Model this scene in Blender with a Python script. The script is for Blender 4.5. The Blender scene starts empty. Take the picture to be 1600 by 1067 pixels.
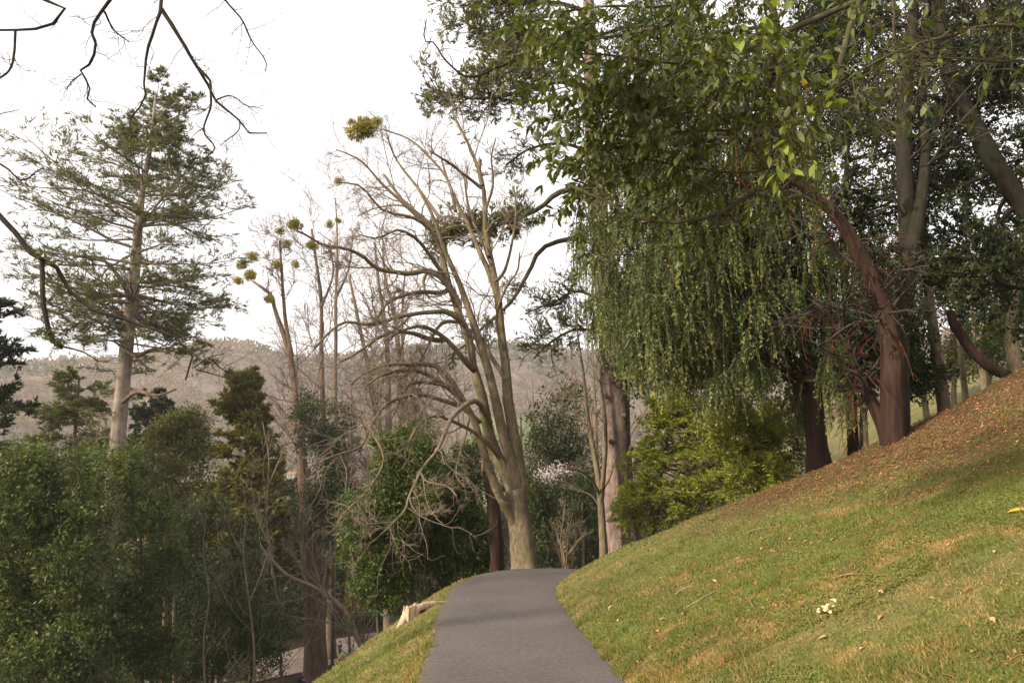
import bpy, math, random
import numpy as np
from mathutils import Vector, Matrix
R = math.radians
rng = np.random.default_rng(11)
random.seed(11)
S = bpy.context.scene
COL = S.collection

# ---------------------------------------------------------------- camera
F, CX, CY, PITCH, EYE = 1150.0, 800.0, 533.5, R(11.0), 1.7
cam = bpy.data.cameras.new('camera'); camo = bpy.data.objects.new('camera', cam); COL.objects.link(camo)
cam.sensor_width = 36; cam.lens = F * 36 / 1600; cam.clip_start = 0.05; cam.clip_end = 6000
camo.location = (0, 0, EYE); camo.rotation_euler = (R(90) + PITCH, 0, 0)
S.camera = camo
# ---------------------------------------------------------------- sky, sun, exposure
SUN_EL, SUN_AZ = 28.0, 238.0            # azimuth clockwise from +Y
W = bpy.data.worlds.new('World'); S.world = W; W.use_nodes = True
nt = W.node_tree; nt.nodes.clear()
def wn(t, **k):
    n = nt.nodes.new(t)
    for a, b in k.items(): setattr(n, a, b)
    return n
out = wn('ShaderNodeOutputWorld'); bgA = wn('ShaderNodeBackground'); bgB = wn('ShaderNodeBackground'); mix = wn('ShaderNodeMixShader')
sky = wn('ShaderNodeTexSky', sky_type='NISHITA', sun_disc=False)
sky.sun_elevation = R(SUN_EL); sky.sun_rotation = R(SUN_AZ); sky.air_density = 1.0; sky.dust_density = 2.0
nt.links.new(sky.outputs[0], bgA.inputs[0]); bgA.inputs[1].default_value = 0.13
tc = wn('ShaderNodeTexCoord'); mp = wn('ShaderNodeMapping'); mp.inputs['Scale'].default_value = (1.2, 1.2, 3.0)
nz = wn('ShaderNodeTexNoise'); nz.inputs['Scale'].default_value = 1.6; nz.inputs['Detail'].default_value = 6
cr = wn('ShaderNodeValToRGB'); cr.color_ramp.elements[0].position = .25; cr.color_ramp.elements[0].color = (.66,)*3+(1,)
cr.color_ramp.elements[1].position = .55; cr.color_ramp.elements[1].color = (.97,)*3+(1,)
nt.links.new(tc.outputs['Generated'], mp.inputs[0]); nt.links.new(mp.outputs[0], nz.inputs[0]); nt.links.new(nz.outputs[0], cr.inputs[0])
bgB.inputs[0].default_value = (1.0, .965, .955, 1); bgB.inputs[1].default_value = 1.0       # thin bright cloud
nt.links.new(cr.outputs[0], mix.inputs[0]); nt.links.new(bgA.outputs[0], mix.inputs[1]); nt.links.new(bgB.outputs[0], mix.inputs[2])
nt.links.new(mix.outputs[0], out.inputs[0])
sun = bpy.data.lights.new('sun', 'SUN'); suno = bpy.data.objects.new('sun', sun); COL.objects.link(suno)
sun.energy = 4.8; sun.angle = R(4.0); sun.color = (1.0, .88, .70)
sd = Vector((math.sin(R(SUN_AZ))*math.cos(R(SUN_EL)), math.cos(R(SUN_AZ))*math.cos(R(SUN_EL)), math.sin(R(SUN_EL))))
suno.rotation_euler = sd.to_track_quat('Z', 'Y').to_euler()
S.view_settings.view_transform = 'Standard'; S.view_settings.look = 'None'; S.view_settings.exposure = 0.6; S.view_settings.gamma = 1
S.render.engine = 'CYCLES'
c = S.cycles; c.max_bounces = 6; c.diffuse_bounces = 3; c.glossy_bounces = 2; c.transmission_bounces = 3; c.transparent_max_bounces = 4; c.volume_bounces = 0
c.caustics_reflective = False; c.caustics_refractive = False; c.sample_clamp_indirect = 4; c.use_adaptive_sampling = True; c.adaptive_threshold = .02

# ---------------------------------------------------------------- helpers
def nrm(v):
    return v / np.maximum(np.linalg.norm(v, axis=-1, keepdims=True), 1e-9)
def ray(px, py):
    a, b = (px - CX) / F, (CY - py) / F
    return np.array([a, math.cos(PITCH) - b*math.sin(PITCH), math.sin(PITCH) + b*math.cos(PITCH)])
def P(px, py, Y):
    r = ray(px, py); return np.array([0, 0, EYE]) + r * (Y / r[1])
def pxs(Y, n=1.0):                        # size of n photo pixels at distance Y
    return n * Y / F
def sstep(a, b, x):
    t = np.clip((np.asarray(x, float) - a) / (b - a), 0, 1); return t*t*(3 - 2*t)
_lat = np.random.default_rng(3).random((64, 64))
def vnoise(x, y):
    x = np.asarray(x, float); y = np.asarray(y, float)
    xi = np.floor(x).astype(int); yi = np.floor(y).astype(int); fx = x - xi; fy = y - yi
    fx = fx*fx*(3-2*fx); fy = fy*fy*(3-2*fy)
    g = lambda i, j: _lat[i % 64, j % 64]
    return (g(xi, yi)*(1-fx) + g(xi+1, yi)*fx)*(1-fy) + (g(xi, yi+1)*(1-fx) + g(xi+1, yi+1)*fx)*fy
def fnoise(x, y, o=4):
    s = 0; a = 1; n = 0
    for k in range(o):
        s = s + a*vnoise(x*2**k + 17*k, y*2**k + 31*k); n += a; a *= .5
    return s / n

class MB:
    """collects geometry, links it as one mesh object"""
    def __init__(s): s.v = []; s.q = []; s.t = []; s.tint = []; s.n = 0
    def add(s, v, q=None, t=None, tint=.5):
        v = np.asarray(v, float).reshape(-1, 3)
        if q is not None and len(q): s.q.append(np.asarray(q, int).reshape(-1, 4) + s.n)
        if t is not None and len(t): s.t.append(np.asarray(t, int).reshape(-1, 3) + s.n)
        s.v.append(v); s.tint.append(np.broadcast_to(np.asarray(tint, float), (len(v),)).copy()); s.n += len(v)
        return s
    def mesh(s, name, mat, smooth=True):
        V = np.concatenate(s.v) if s.v else np.zeros((0, 3))
        q = np.concatenate(s.q) if s.q else np.zeros((0, 4), int)
        t = np.concatenate(s.t) if s.t else np.zeros((0, 3), int)
        me = bpy.data.meshes.new(name)
        me.vertices.add(len(V)); me.vertices.foreach_set('co', V.astype(np.float32).ravel())
        li = np.concatenate([q.ravel(), t.ravel()]).astype(np.int32)
        me.loops.add(len(li)); me.loops.foreach_set('vertex_index', li)
        st = np.concatenate([np.arange(len(q))*4, len(q)*4 + np.arange(len(t))*3]).astype(np.int32)
        me.polygons.add(len(st)); me.polygons.foreach_set('loop_start', st)
        me.polygons.foreach_set('use_smooth', np.full(len(st), smooth))
        a = me.attributes.new('tint', 'FLOAT', 'POINT'); a.data.foreach_set('value', np.concatenate(s.tint).astype(np.float32) if s.tint else [])
        me.update(calc_edges=True)
        me.materials.append(mat)
        return me
    def build(s, name, mat, parent=None, smooth=True, kind=None):
        o = bpy.data.objects.new(name, s.mesh(name, mat, smooth)); COL.objects.link(o)
        if parent is not None:
            o.parent = parent; o.matrix_parent_inverse = parent_inv(parent)
        if kind: o['kind'] = kind
        return o
def parent_inv(p):
    m = Matrix.Translation(p.location) @ p.rotation_euler.to_matrix().to_4x4() if p.type == 'EMPTY' else Matrix.Identity(4)
    return m.inverted()
def thing(name, label, cat, loc, group=None):
    o = bpy.data.objects.new(name, None); COL.objects.link(o); o.location = loc; o.empty_display_size = .2
    return tag(o, label, cat, group)
def tag(o, label, cat, group=None, kind=None):
    o['label'] = label; o['category'] = cat
    if group: o['group'] = group
    if kind: o['kind'] = kind
    return o

# --- tubes, batched: pts (M,N,3), rad (M,N)
def tubes(mb, pts, rad, sides=5, tint=.5, cap=True, rough=0.0, lobes=None):
    pts = np.asarray(pts, float); rad = np.asarray(rad, float)
    if pts.ndim == 2: pts = pts[None]; rad = rad[None]
    M, N, _ = pts.shape
    if M == 0: return
    t = nrm(np.gradient(pts, axis=1))
    mean = np.abs(t).mean(axis=1); ax = np.argmin(mean, axis=1)
    ref = np.eye(3)[ax][:, None, :]
    u = nrm(np.cross(t, ref)); w = np.cross(t, u)
    a = np.linspace(0, 2*np.pi, sides, endpoint=False)
    ca, sa = np.cos(a), np.sin(a)
    rr = rad[:, :, None] * np.ones(sides)
    if rough: rr = rr * (1 + rough*rng.normal(size=rr.shape))
    if lobes is not None: rr = rr * lobes
    ring = pts[:, :, None, :] + rr[..., None] * (u[:, :, None, :]*ca[:, None] + w[:, :, None, :]*sa[:, None])
    V = ring.reshape(-1, 3)
    base = (np.arange(M)*N*sides)[:, None, None] + (np.arange(N-1)*sides)[None, :, None]
    j = np.arange(sides)[None, None, :]; j2 = (j + 1) % sides
    q = np.stack([base + j, base + j2, base + sides + j2, base + sides + j], -1).reshape(-1, 4)
    tn = tint
    if np.ndim(tint) == 1 and len(tint) == M: tn = np.repeat(tint, N*sides)
    mb.add(V, q, tint=tn)
    if cap and sides > 3:
        top = (np.arange(M)*N*sides + (N-1)*sides)[:, None]
        k = np.arange(1, sides-1)[None, :]
        mb.t.append(np.stack([top + 0*k, top + k, top + k + 1], -1).reshape(-1, 3) + mb.n - len(V))
def resample(p, n, wob=0.0):
    p = np.asarray(p, float)
    if len(p) > 2:                        # Catmull-Rom
        q = np.vstack([2*p[0]-p[1], p, 2*p[-1]-p[-2]]); o = []
        for i in range(1, len(q)-2):
            for s in np.linspace(0, 1, 8, endpoint=False):
                a, b, c_, d = q[i-1], q[i], q[i+1], q[i+2]
                o.append(.5*((2*b) + (c_-a)*s + (2*a-5*b+4*c_-d)*s*s + (3*b-a-3*c_+d)*s**3))
        o.append(p[-1]); p = np.array(o)
    L = np.r_[0, np.cumsum(np.linalg.norm(np.diff(p[:, :3], axis=0), axis=1))]
    s = np.linspace(0, L[-1], n)
    r = np.stack([np.interp(s, L, p[:, k]) for k in range(p.shape[1])], 1)
    if wob:
        k = np.linspace(0, 1, n)[:, None]
        r[:, :3] += wob*L[-1]*sum(np.sin(2*np.pi*f*k + rng.random(3)*6.3)*rng.normal(size=3)/f for f in (2, 4, 7))*np.sin(np.pi*k)**.5*.3
    return r
def px_line(pts, Y0, Y1=None, w0=8, w1=3, n=16, wob=0.01, bow=0.0):
    """a polyline seen in the photo at pixel points, standing at distance Y0..Y1 -> (n,3) points, (n,) radii"""
    Y1 = Y0 if Y1 is None else Y1
    k = np.linspace(0, 1, len(pts))
    p = np.array([P(a, b, Y0 + (Y1-Y0)*t + bow*math.sin(math.pi*t)) for (a, b), t in zip(pts, k)])
    p = resample(p, n, wob)
    r = np.linspace(w0, w1, n) * .5 * np.linspace(Y0, Y1, n) / F
    return p, r
def sprout(par, rad, n, tr=(.2, 1.), ln=(.3, .6), ang=(30, 60), K=6, trop=0.0, wig=.25, rr=.55, tip=.35, absln=False, flat=0.0, rmin=.002):
    """children on every parent polyline, vectorised"""
    par = np.asarray(par); rad = np.asarray(rad); M, N, _ = par.shape
    idx = np.repeat(np.arange(M), n); C = len(idx)
    if C == 0: return np.zeros((0, K, 3)), np.zeros((0, K))
    t = rng.uniform(*tr, C)*(N-1); i = np.minimum(t.astype(int), N-2); f = (t - i)[:, None]
    p0 = par[idx, i]*(1-f) + par[idx, i+1]*f
    r0 = rad[idx, i]*(1-f[:, 0]) + rad[idx, i+1]*f[:, 0]
    tg = nrm(par[idx, i+1] - par[idx, i])
    L = np.linalg.norm(np.diff(par, axis=1), axis=2).sum(1)[idx]
    l = rng.uniform(*ln, C) * (1 if absln else L*(1.15 - .6*t/(N-1)))
    perp = rng.normal(size=(C, 3)); perp[:, 2] *= (1-flat); perp = nrm(np.cross(np.cross(tg, perp), tg))
    a = np.radians(rng.uniform(*ang, C))[:, None]
    d = nrm(tg*np.cos(a) + perp*np.sin(a))
    P_ = np.empty((C, K, 3)); P_[:, 0] = p0; st = (l/(K-1))[:, None]
    for k in range(1, K):
        d = d + rng.normal(size=(C, 3))*wig*np.array([1, 1, 1-flat*.6]); d[:, 2] += trop; d = nrm(d)
        P_[:, k] = P_[:, k-1] + d*st
    rc = np.maximum(r0*rr, rmin)[:, None]*np.linspace(1, tip, K)[None]
    return P_, rc
# --- leaves: diamonds folded on the midrib
def leaves(mb, c, d, up, L, Wd, tint=.5, fold=.18):
    c = np.asarray(c); n = len(c)
    if n == 0: return
    d = nrm(d); s = nrm(np.cross(d, up)); u = np.cross(s, d)
    L = np.broadcast_to(L, (n,))[:, None]; Wd = np.broadcast_to(Wd, (n,))[:, None]
    b = c; tp = c + d*L; m = c + d*L*.45
    l = m + s*Wd*.5 + u*Wd*fold; r = m - s*Wd*.5 + u*Wd*fold
    V = np.stack([b, r, tp, l], 1).reshape(-1, 3); q = np.arange(4*n).reshape(-1, 4)
    # split on the midrib so the fold is real
    t = np.concatenate([q[:, [0, 1, 2]], q[:, [0, 2, 3]]])
    mb.add(V, None, t, np.repeat(np.broadcast_to(tint, (n,)), 4))
def rnd_dirs(n): return nrm(rng.normal(size=(n, 3)))
def along(tw, n, t0=.0, t1=1.):
    tw = np.asarray(tw); M, N, _ = tw.shape; idx = np.repeat(np.arange(M), n)
    t = rng.uniform(t0, t1, len(idx))*(N-1); i = np.minimum(t.astype(int), N-2); f = (t-i)[:, None]
    return tw[idx, i]*(1-f) + tw[idx, i+1]*f, nrm(tw[idx, i+1]-tw[idx, i]), t/(N-1)

# ---------------------------------------------------------------- materials
def new_mat(name):
    m = bpy.data.materials.new(name); m.use_nodes = True; n = m.node_tree; n.nodes.clear()
    o = n.nodes.new('ShaderNodeOutputMaterial'); return m, n, o
def ramp(n, stops, fac):
    r = n.nodes.new('ShaderNodeValToRGB'); e = r.color_ramp.elements
    while len(e) < len(stops): e.new(.5)
    for k, (p, col) in enumerate(stops): e[k].position = p; e[k].color = (*col, 1)
    n.links.new(fac, r.inputs[0]); return r.outputs[0]
def noise(n, vec, scale, detail=4, rough=.55):
    t = n.nodes.new('ShaderNodeTexNoise'); t.inputs['Scale'].default_value = scale; t.inputs['Detail'].default_value = detail; t.inputs['Roughness'].default_value = rough
    n.links.new(vec, t.inputs['Vector']); return t.outputs[0]
def mapping(n, vec, sc):
    m = n.nodes.new('ShaderNodeMapping'); m.inputs['Scale'].default_value = sc; n.links.new(vec, m.inputs[0]); return m.outputs[0]
def mixc(n, fac, a, b, mode='MIX'):
    m = n.nodes.new('ShaderNodeMix'); m.data_type = 'RGBA'; m.blend_type = mode
    for s, v in ((0, fac), (6, a), (7, b)):
        if hasattr(v, 'is_output'): n.links.new(v, m.inputs[s])
        elif s: m.inputs[s].default_value = (*v, 1)
        else: m.inputs[s].default_value = v
    return m.outputs[2]
def math_(n, op, a, b=None):
    m = n.nodes.new('ShaderNodeMath'); m.operation = op
    for s, v in ((0, a), (1, b)):
        if v is None: continue
        if hasattr(v, 'is_output'): n.links.new(v, m.inputs[s])
        else: m.inputs[s].default_value = v
    return m.outputs[0]
def attr(n, name):
    a = n.nodes.new('ShaderNodeAttribute'); a.attribute_name = name; return a.outputs['Fac']
def pos(n): return n.nodes.new('ShaderNodeNewGeometry').outputs['Position']
def bsdf(n, o, col, rough=.8, spec=.3, bump=None, bs=.4, bd=.02):
    b = n.nodes.new('ShaderNodeBsdfPrincipled')
    if hasattr(col, 'is_output'): n.links.new(col, b.inputs['Base Color'])
    else: b.inputs['Base Color'].default_value = (*col, 1)
    if hasattr(rough, 'is_output'): n.links.new(rough, b.inputs['Roughness'])
    else: b.inputs['Roughness'].default_value = rough
    b.inputs['Specular IOR Level'].default_value = spec
    if bump is not None:
        u = n.nodes.new('ShaderNodeBump'); u.inputs['Strength'].default_value = bs; u.inputs['Distance'].default_value = bd
        n.links.new(bump, u.inputs['Height']); n.links.new(u.outputs[0], b.inputs['Normal'])
    n.links.new(b.outputs[0], o.inputs[0]); return b
def mat_leaf(name, stops, rough=.5, spec=.35, trans=.3, tcol=1.5):
    m, n, o = new_mat(name)
    stops = [(p_, (min(c_[0]*1.45, .8), min(c_[1]*1.35, .8), c_[2]*1.15)) for p_, c_ in stops]
    col = ramp(n, stops, attr(n, 'tint'))
    pn = noise(n, pos(n), .9, 2); col = mixc(n, .35, col, ramp(n, [(.3, (.35,)*3), (.7, (1.0,)*3)], pn), 'MULTIPLY')
    b = bsdf(n, o, col, rough, spec)
    if trans:
        tr = n.nodes.new('ShaderNodeBsdfTranslucent'); mx = n.nodes.new('ShaderNodeMixShader'); mx.inputs[0].default_value = trans
        n.links.new(mixc(n, 1.0, col, (tcol, tcol*1.05, tcol*.5), 'MULTIPLY'), tr.inputs[0])
        n.links.new(b.outputs[0], mx.inputs[1]); n.links.new(tr.outputs[0], mx.inputs[2]); n.links.new(mx.outputs[0], o.inputs[0])
    return m
def mat_bark(name, stops, sc=9, stretch=.22, bs=.6, bd=.03, moss=None, mossamt=.5, rough=.9):
    m, n, o = new_mat(name); p = pos(n)
    mp_ = mapping(n, p, (1, 1, stretch)); f = noise(n, mp_, sc, 7, .65); big = noise(n, p, 1.3, 3)
    col = ramp(n, stops, math_(n, 'ADD', math_(n, 'MULTIPLY', f, .7), math_(n, 'MULTIPLY', big, .3)))
    if moss:
        mm = ramp(n, [(.62-mossamt*.3, (0, 0, 0)), (.75-mossamt*.25, (1, 1, 1))], noise(n, p, 2.2, 6, .7))
        col = mixc(n, math_(n, 'MULTIPLY', mm, .75), col, moss)
    bsdf(n, o, col, rough, .2, f, bs, bd); return m
def mat_plain(name, col, rough=.8, var=.25, sc=20, spec=.25):
    m, n, o = new_mat(name)
    f = noise(n, pos(n), sc, 4); c_ = np.array(col)
    bsdf(n, o, ramp(n, [(.3, tuple(c_*(1-var))), (.7, tuple(np.minimum(c_*(1+var), 1)))], f), rough, spec); return m

M = {}
M['bark_tan'] = mat_bark('bark_tan', [(.3, (.06, .045, .03)), (.5, (.195, .146, .096)), (.7, (.32, .245, .165))], 22, .3, .8, .03, (.10, .10, .035), .5)
M['bark_fir'] = mat_bark('bark_fir', [(.3, (.055, .036, .030)), (.5, (.20, .142, .118)), (.7, (.34, .265, .225))], 11, .3, .9, .05)
M['bark_grey'] = mat_bark('bark_grey', [(.3, (.075, .058, .048)), (.5, (.25, .195, .155)), (.7, (.38, .315, .26))], 7, .4, .6, .04)
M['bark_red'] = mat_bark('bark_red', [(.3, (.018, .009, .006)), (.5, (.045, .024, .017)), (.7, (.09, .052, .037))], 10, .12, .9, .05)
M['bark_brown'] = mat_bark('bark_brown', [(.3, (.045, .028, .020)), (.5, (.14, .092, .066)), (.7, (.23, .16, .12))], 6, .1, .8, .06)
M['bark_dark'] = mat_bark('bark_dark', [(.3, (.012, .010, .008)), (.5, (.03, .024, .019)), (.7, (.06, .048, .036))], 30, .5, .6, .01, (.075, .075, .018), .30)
M['bark_shade'] = mat_bark('bark_shade', [(.3, (.008, .007, .005)), (.5, (.022, .018, .012)), (.7, (.045, .037, .026))], 12, .3, .6, .02, (.020, .026, .008), .4)  # dark mossy bark, darkened further: canopy shade over the trunks is put into the colour
M['bark_olive'] = mat_bark('bark_olive', [(.3, (.03, .025, .015)), (.5, (.075, .06, .035)), (.7, (.13, .11, .07))], 12, .3, .6, .02, (.06, .075, .02), .4)
M['twig'] = mat_plain('twig', (.22, .17, .125), .9, .3, 5)
M['twig_pink'] = mat_plain('twig_pink', (.25, .185, .155), .9, .3, 2)
M['twig_dark'] = mat_plain('twig_dark', (.055, .042, .036), .9, .3, 5)
M['dead'] = mat_plain('dead', (.10, .036, .018), .9, .4, 8)
M['needle_grey'] = mat_leaf('needle_grey', [(0, (.045, .056, .026)), (.5, (.11, .122, .056)), (1, (.20, .205, .09))], .6, .3, .2)
M['needle_weep'] = mat_leaf('needle_weep', [(0, (.020, .038, .015)), (.5, (.070, .098, .035)), (.8, (.145, .165, .052)), (1, (.26, .245, .075))], .55, .3, .22)
M['needle_light'] = mat_leaf('needle_light', [(0, (.085, .115, .02)), (.5, (.20, .235, .045)), (1, (.34, .36, .085))], .55, .3, .3)
M['needle_yellow'] = mat_leaf('needle_yellow', [(0, (.05, .06, .016)), (.5, (.125, .125, .034)), (1, (.25, .22, .055))], .6, .25, .25)
M['needle_dark'] = mat_leaf('needle_dark', [(0, (.010, .018, .010)), (.6, (.040, .056, .028)), (1, (.085, .105, .05))], .6, .3, .2)
M['leaf_holly'] = mat_leaf('leaf_holly', [(0, (.026, .044, .010)), (.6, (.072, .11, .026)), (.9, (.13, .17, .045)), (1, (.34, .27, .03))], .45, .35, .3)
M['leaf_bush'] = mat_leaf('leaf_bush', [(0, (.022, .034, .010)), (.5, (.064, .092, .027)), (1, (.16, .19, .062))], .48, .32, .32)
M['leaf_olive'] = mat_leaf('leaf_olive', [(0, (.035, .042, .014)), (.5, (.085, .095, .03)), (1, (.17, .165, .05))], .5, .4, .3)
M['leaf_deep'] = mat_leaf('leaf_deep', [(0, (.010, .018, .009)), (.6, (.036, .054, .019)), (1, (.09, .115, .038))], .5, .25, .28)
M['leaf_laurel'] = mat_leaf('leaf_laurel', [(0, (.026, .038, .010)), (.5, (.062, .082, .02)), (.9, (.11, .135, .032)), (1, (.22, .23, .05))], .42, .4, .25, 1.6)
M['leaf_oak'] = mat_leaf('leaf_oak', [(0, (.008, .014, .006)), (.6, (.028, .043, .013)), (1, (.065, .09, .024))], .5, .25, .3)
M['leaf_lime'] = mat_leaf('leaf_lime', [(0, (.12, .17, .028)), (1, (.22, .28, .055))], .45, .35, .4, 1.5)
M['leaf_gold'] = mat_leaf('leaf_gold', [(0, (.45, .20, .02)), (1, (.65, .40, .06))], .5, .3, .3, 1.2)
M['leaf_green'] = mat_leaf('leaf_green', [(0, (.045, .062, .014)), (1, (.11, .135, .032))], .4, .42, .27, 1.6)
M['mistletoe'] = mat_leaf('mistletoe', [(0, (.14, .13, .026)), (1, (.32, .28, .07))], .6, .2, .3)
M['litter'] = mat_leaf('litter', [(0, (.045, .022, .012)), (.4, (.17, .085, .04)), (.75, (.30, .17, .085)), (.93, (.44, .28, .15)), (1, (.55, .36, .07))], .7, .3, .15, 1.1)
M['stick'] = mat_plain('stick', (.24, .16, .105), .9, .4, 30)
M['wood_cut'] = mat_bark('wood_cut', [(.3, (.20, .13, .08)), (.5, (.47, .33, .22)), (.7, (.68, .53, .38))], 16, .15, .6, .02)
M['fence_wood'] = mat_bark('fence_wood', [(.3, (.08, .05, .035)), (.5, (.20, .13, .09)), (.7, (.30, .21, .15))], 16, .12, .5, .02)
M['blossom'] = mat_plain('blossom', (.72, .60, .62), .8, .15, 6)
M['bush_brown'] = mat_leaf('bush_brown', [(0, (.10, .035, .015)), (1, (.30, .13, .055))], .7, .2, .3, 1.1)

# asphalt
m, n, o = new_mat('asphalt'); p = pos(n)
fine = noise(n, p, 260, 2, .7); mid = noise(n, p, 22, 5); big = noise(n, p, .8, 4)
col = ramp(n, [(.28, (.045, .038, .034)), (.50, (.108, .092, .083)), (.70, (.19, .165, .15))], math_(n, 'ADD', math_(n, 'MULTIPLY', fine, .6), math_(n, 'MULTIPLY', mid, .4)))
col = mixc(n, .55, col, ramp(n, [(.3, (.72, .71, .72)), (.7, (1.25, 1.2, 1.2))], big), 'MULTIPLY')
col = mixc(n, attr(n, 'tint'), col, ramp(n, [(.35, (.07, .05, .035)), (.65, (.17, .125, .08))], mid))
bsdf(n, o, col, .82, .35, fine, .55, .008); M['asphalt'] = m
# terrace path
m, n, o = new_mat('earth_path'); p = pos(n)
bsdf(n, o, ramp(n, [(.35, (.17, .125, .10)), (.65, (.27, .205, .17))], noise(n, p, 3, 6)), .9, .2); M['earth_path'] = m
# ground: lawn / leaf litter / forest floor / far woodland and fields, chosen by what grows there
m, n, o = new_mat('ground'); p = pos(n)
n1 = noise(n, p, 1.1, 5, .6); n2 = noise(n, p, 7, 5, .65); n3 = noise(n, p, 70, 3, .7)
grass = ramp(n, [(.34, (.04, .052, .014)), (.45, (.10, .105, .03)), (.55, (.18, .145, .058)), (.66, (.26, .175, .10))], math_(n, 'ADD', math_(n, 'MULTIPLY', n1, .3), math_(n, 'ADD', math_(n, 'MULTIPLY', n2, .35), math_(n, 'MULTIPLY', n3, .35))))
lit = ramp(n, [(.33, (.028, .014, .009)), (.5, (.105, .052, .028)), (.66, (.20, .11, .062))], math_(n, 'ADD', math_(n, 'MULTIPLY', n2, .45), math_(n, 'MULTIPLY', n3, .55)))
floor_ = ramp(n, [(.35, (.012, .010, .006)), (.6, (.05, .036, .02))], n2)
fw = noise(n, p, .035, 8, .68); ff = noise(n, p, .006, 2, .5)
wood = ramp(n, [(.34, (.05, .04, .032)), (.5, (.14, .105, .085)), (.66, (.22, .165, .135))], fw)
field = ramp(n, [(.4, (.10, .15, .035)), (.6, (.17, .21, .06))], noise(n, p, .05, 4))
far = mixc(n, attr(n, 'field'), wood, field)
col = mixc(n, attr(n, 'litter'), grass, lit)
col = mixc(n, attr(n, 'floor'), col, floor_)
col = mixc(n, attr(n, 'far'), col, far)
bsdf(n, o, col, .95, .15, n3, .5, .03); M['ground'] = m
M['far_wood'] = mat_leaf('far_wood', [(0, (.05, .06, .03)), (.2, (.08, .085, .045)), (.3, (.16, .12, .10)), (1, (.26, .20, .17))], .95, .05, .45, 1.0)

# ---------------------------------------------------------------- terrain
CL = np.array([(.60, -6), (.55, 0), (.33, 4), (.11, 6.87), (0, 8.66), (-.165, 11.4), (-.08, 13.3), (.35, 15.0), (1.12, 16.7), (2.2, 18.6), (3.6, 20.6), (5.4, 23.2), (7.2, 27), (8.6, 33), (10, 45), (14, 80), (26, 130)], float)
CLs = resample(CL, 260); SL = np.r_[0, np.cumsum(np.linalg.norm(np.diff(CLs, axis=0), axis=1))]
TG = nrm(np.gradient(CLs, axis=0)); HW = .925
def frame(x, y):
    x = np.asarray(x, float).ravel(); y = np.asarray(y, float).ravel(); D = np.empty(len(x)); Sx = np.empty(len(x))
    for a in range(0, len(x), 20000):
        dx = x[a:a+20000, None] - CLs[:, 0]; dy = y[a:a+20000, None] - CLs[:, 1]
        k = np.argmin(dx*dx + dy*dy, axis=1); r = np.arange(len(k))
        D[a:a+20000] = np.sqrt(dx[r, k]**2 + dy[r, k]**2) * np.sign(TG[k, 1]*dx[r, k] - TG[k, 0]*dy[r, k])
        Sx[a:a+20000] = SL[k] + dx[r, k]*TG[k, 0] + dy[r, k]*TG[k, 1]
    return D, Sx
def zpath(s):                            # s measured from y=-6
    s = np.asarray(s) - 6.0
    t = np.maximum(s - 13.5, 0); return -np.minimum(.5*.022*np.minimum(t, 6)**2 + .13*np.maximum(t-6, 0), 2.6)
RIDGE = [(-3.0, 9.0), (-1.3, 8.5), (-.8, 7.4), (-.70, 7.6), (-.60, 8.1), (-.53, 8.4), (-.48, 9.0), (-.42, 10.0), (-.37, 10.2), (-.30, 9.4), (-.24, 9.5), (-.16, 10.4), (-.08, 10.8), (0, 11.0), (.04, 10.6), (.15, 10.0), (.5, 10), (1.2, 11), (3, 12)]
RA, RE = np.array([a for a, b in RIDGE]), np.array([b for a, b in RIDGE])
def height(x, y):
    x = np.asarray(x, float); sh = x.shape; x = x.ravel(); y = np.asarray(y, float).ravel()
    d, s = frame(x, y); zp = zpath(s)
    u = np.maximum(d - HW, 0)
    zr = .13*(1-np.exp(-u/.22)) + 30*(1-np.exp(-.425*u/30)) + .026*np.clip(u-4, 0, 7)**2 + .07*(fnoise(x*.9, y*.9, 3)-.5)*sstep(0, 1, u)
    ul = np.maximum(-d - HW, 0); b = np.interp(s-6, [0, 8.6, 12, 14.5, 16.5, 19, 25], [3.0, 2.0, .45, .3, .9, 1.2, 1.5])
    zl = -.47*np.minimum(ul, b) - .9*np.maximum(ul-b, 0)
    zl = -10 + np.logaddexp(0, (zl+10)*1.6)/1.6            # settles on the terrace
    near = zp*np.exp(-np.maximum(-d-HW, 0)/14 - u/2.5) + np.where(d > 0, zr, zl) - .035*(np.abs(d) < HW-.06) + .05*(fnoise(x*1.7, y*1.7, 3)-.5)*sstep(.2, 1.5, np.maximum(u, ul))
    r = np.hypot(x, y); az = np.arctan2(x, np.maximum(y, 1.0)); el = np.interp(np.tan(az), RA, RE)
    top = np.tan(np.radians(el))*720
    k = sstep(330, 720, r); zf = -13 + 14*sstep(120, 340, r) + (top-1)*k**.85*(.93 + .0) + 14*(fnoise(x*.008, y*.008, 4)-.5)*sstep(300, 500, r)*(1-.6*sstep(600, 720, r)) - 25*sstep(740, 1500, r)
    w = sstep(78, 125, r)
    up_ = sstep(-10, 70, d)
    zz = near*(1-w) + (np.maximum(zf, near*(1-sstep(120, 320, r)))*up_ + zf*(1-up_))*w
    return zz.reshape(sh)
def gz(x, y): return float(height(np.array([x]), np.array([y]))[0])
def hit(px, py, tmax=900):
    r = ray(px, py); r = r/np.linalg.norm(r); t = np.concatenate([np.linspace(1, 60, 1200), np.geomspace(60, tmax, 800)])
    q = np.array([0, 0, EYE]) + r*t[:, None]; h = height(q[:, 0], q[:, 1]); k = np.argmax(q[:, 2] < h)
    return q[k] if (q[:, 2] < h).any() else q[-1]
def thit(px, py, z=-9.93):               # where a ray meets the lower terrace
    r = ray(px, py); return np.array([0, 0, EYE]) + r*((z-EYE)/r[2])
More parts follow.
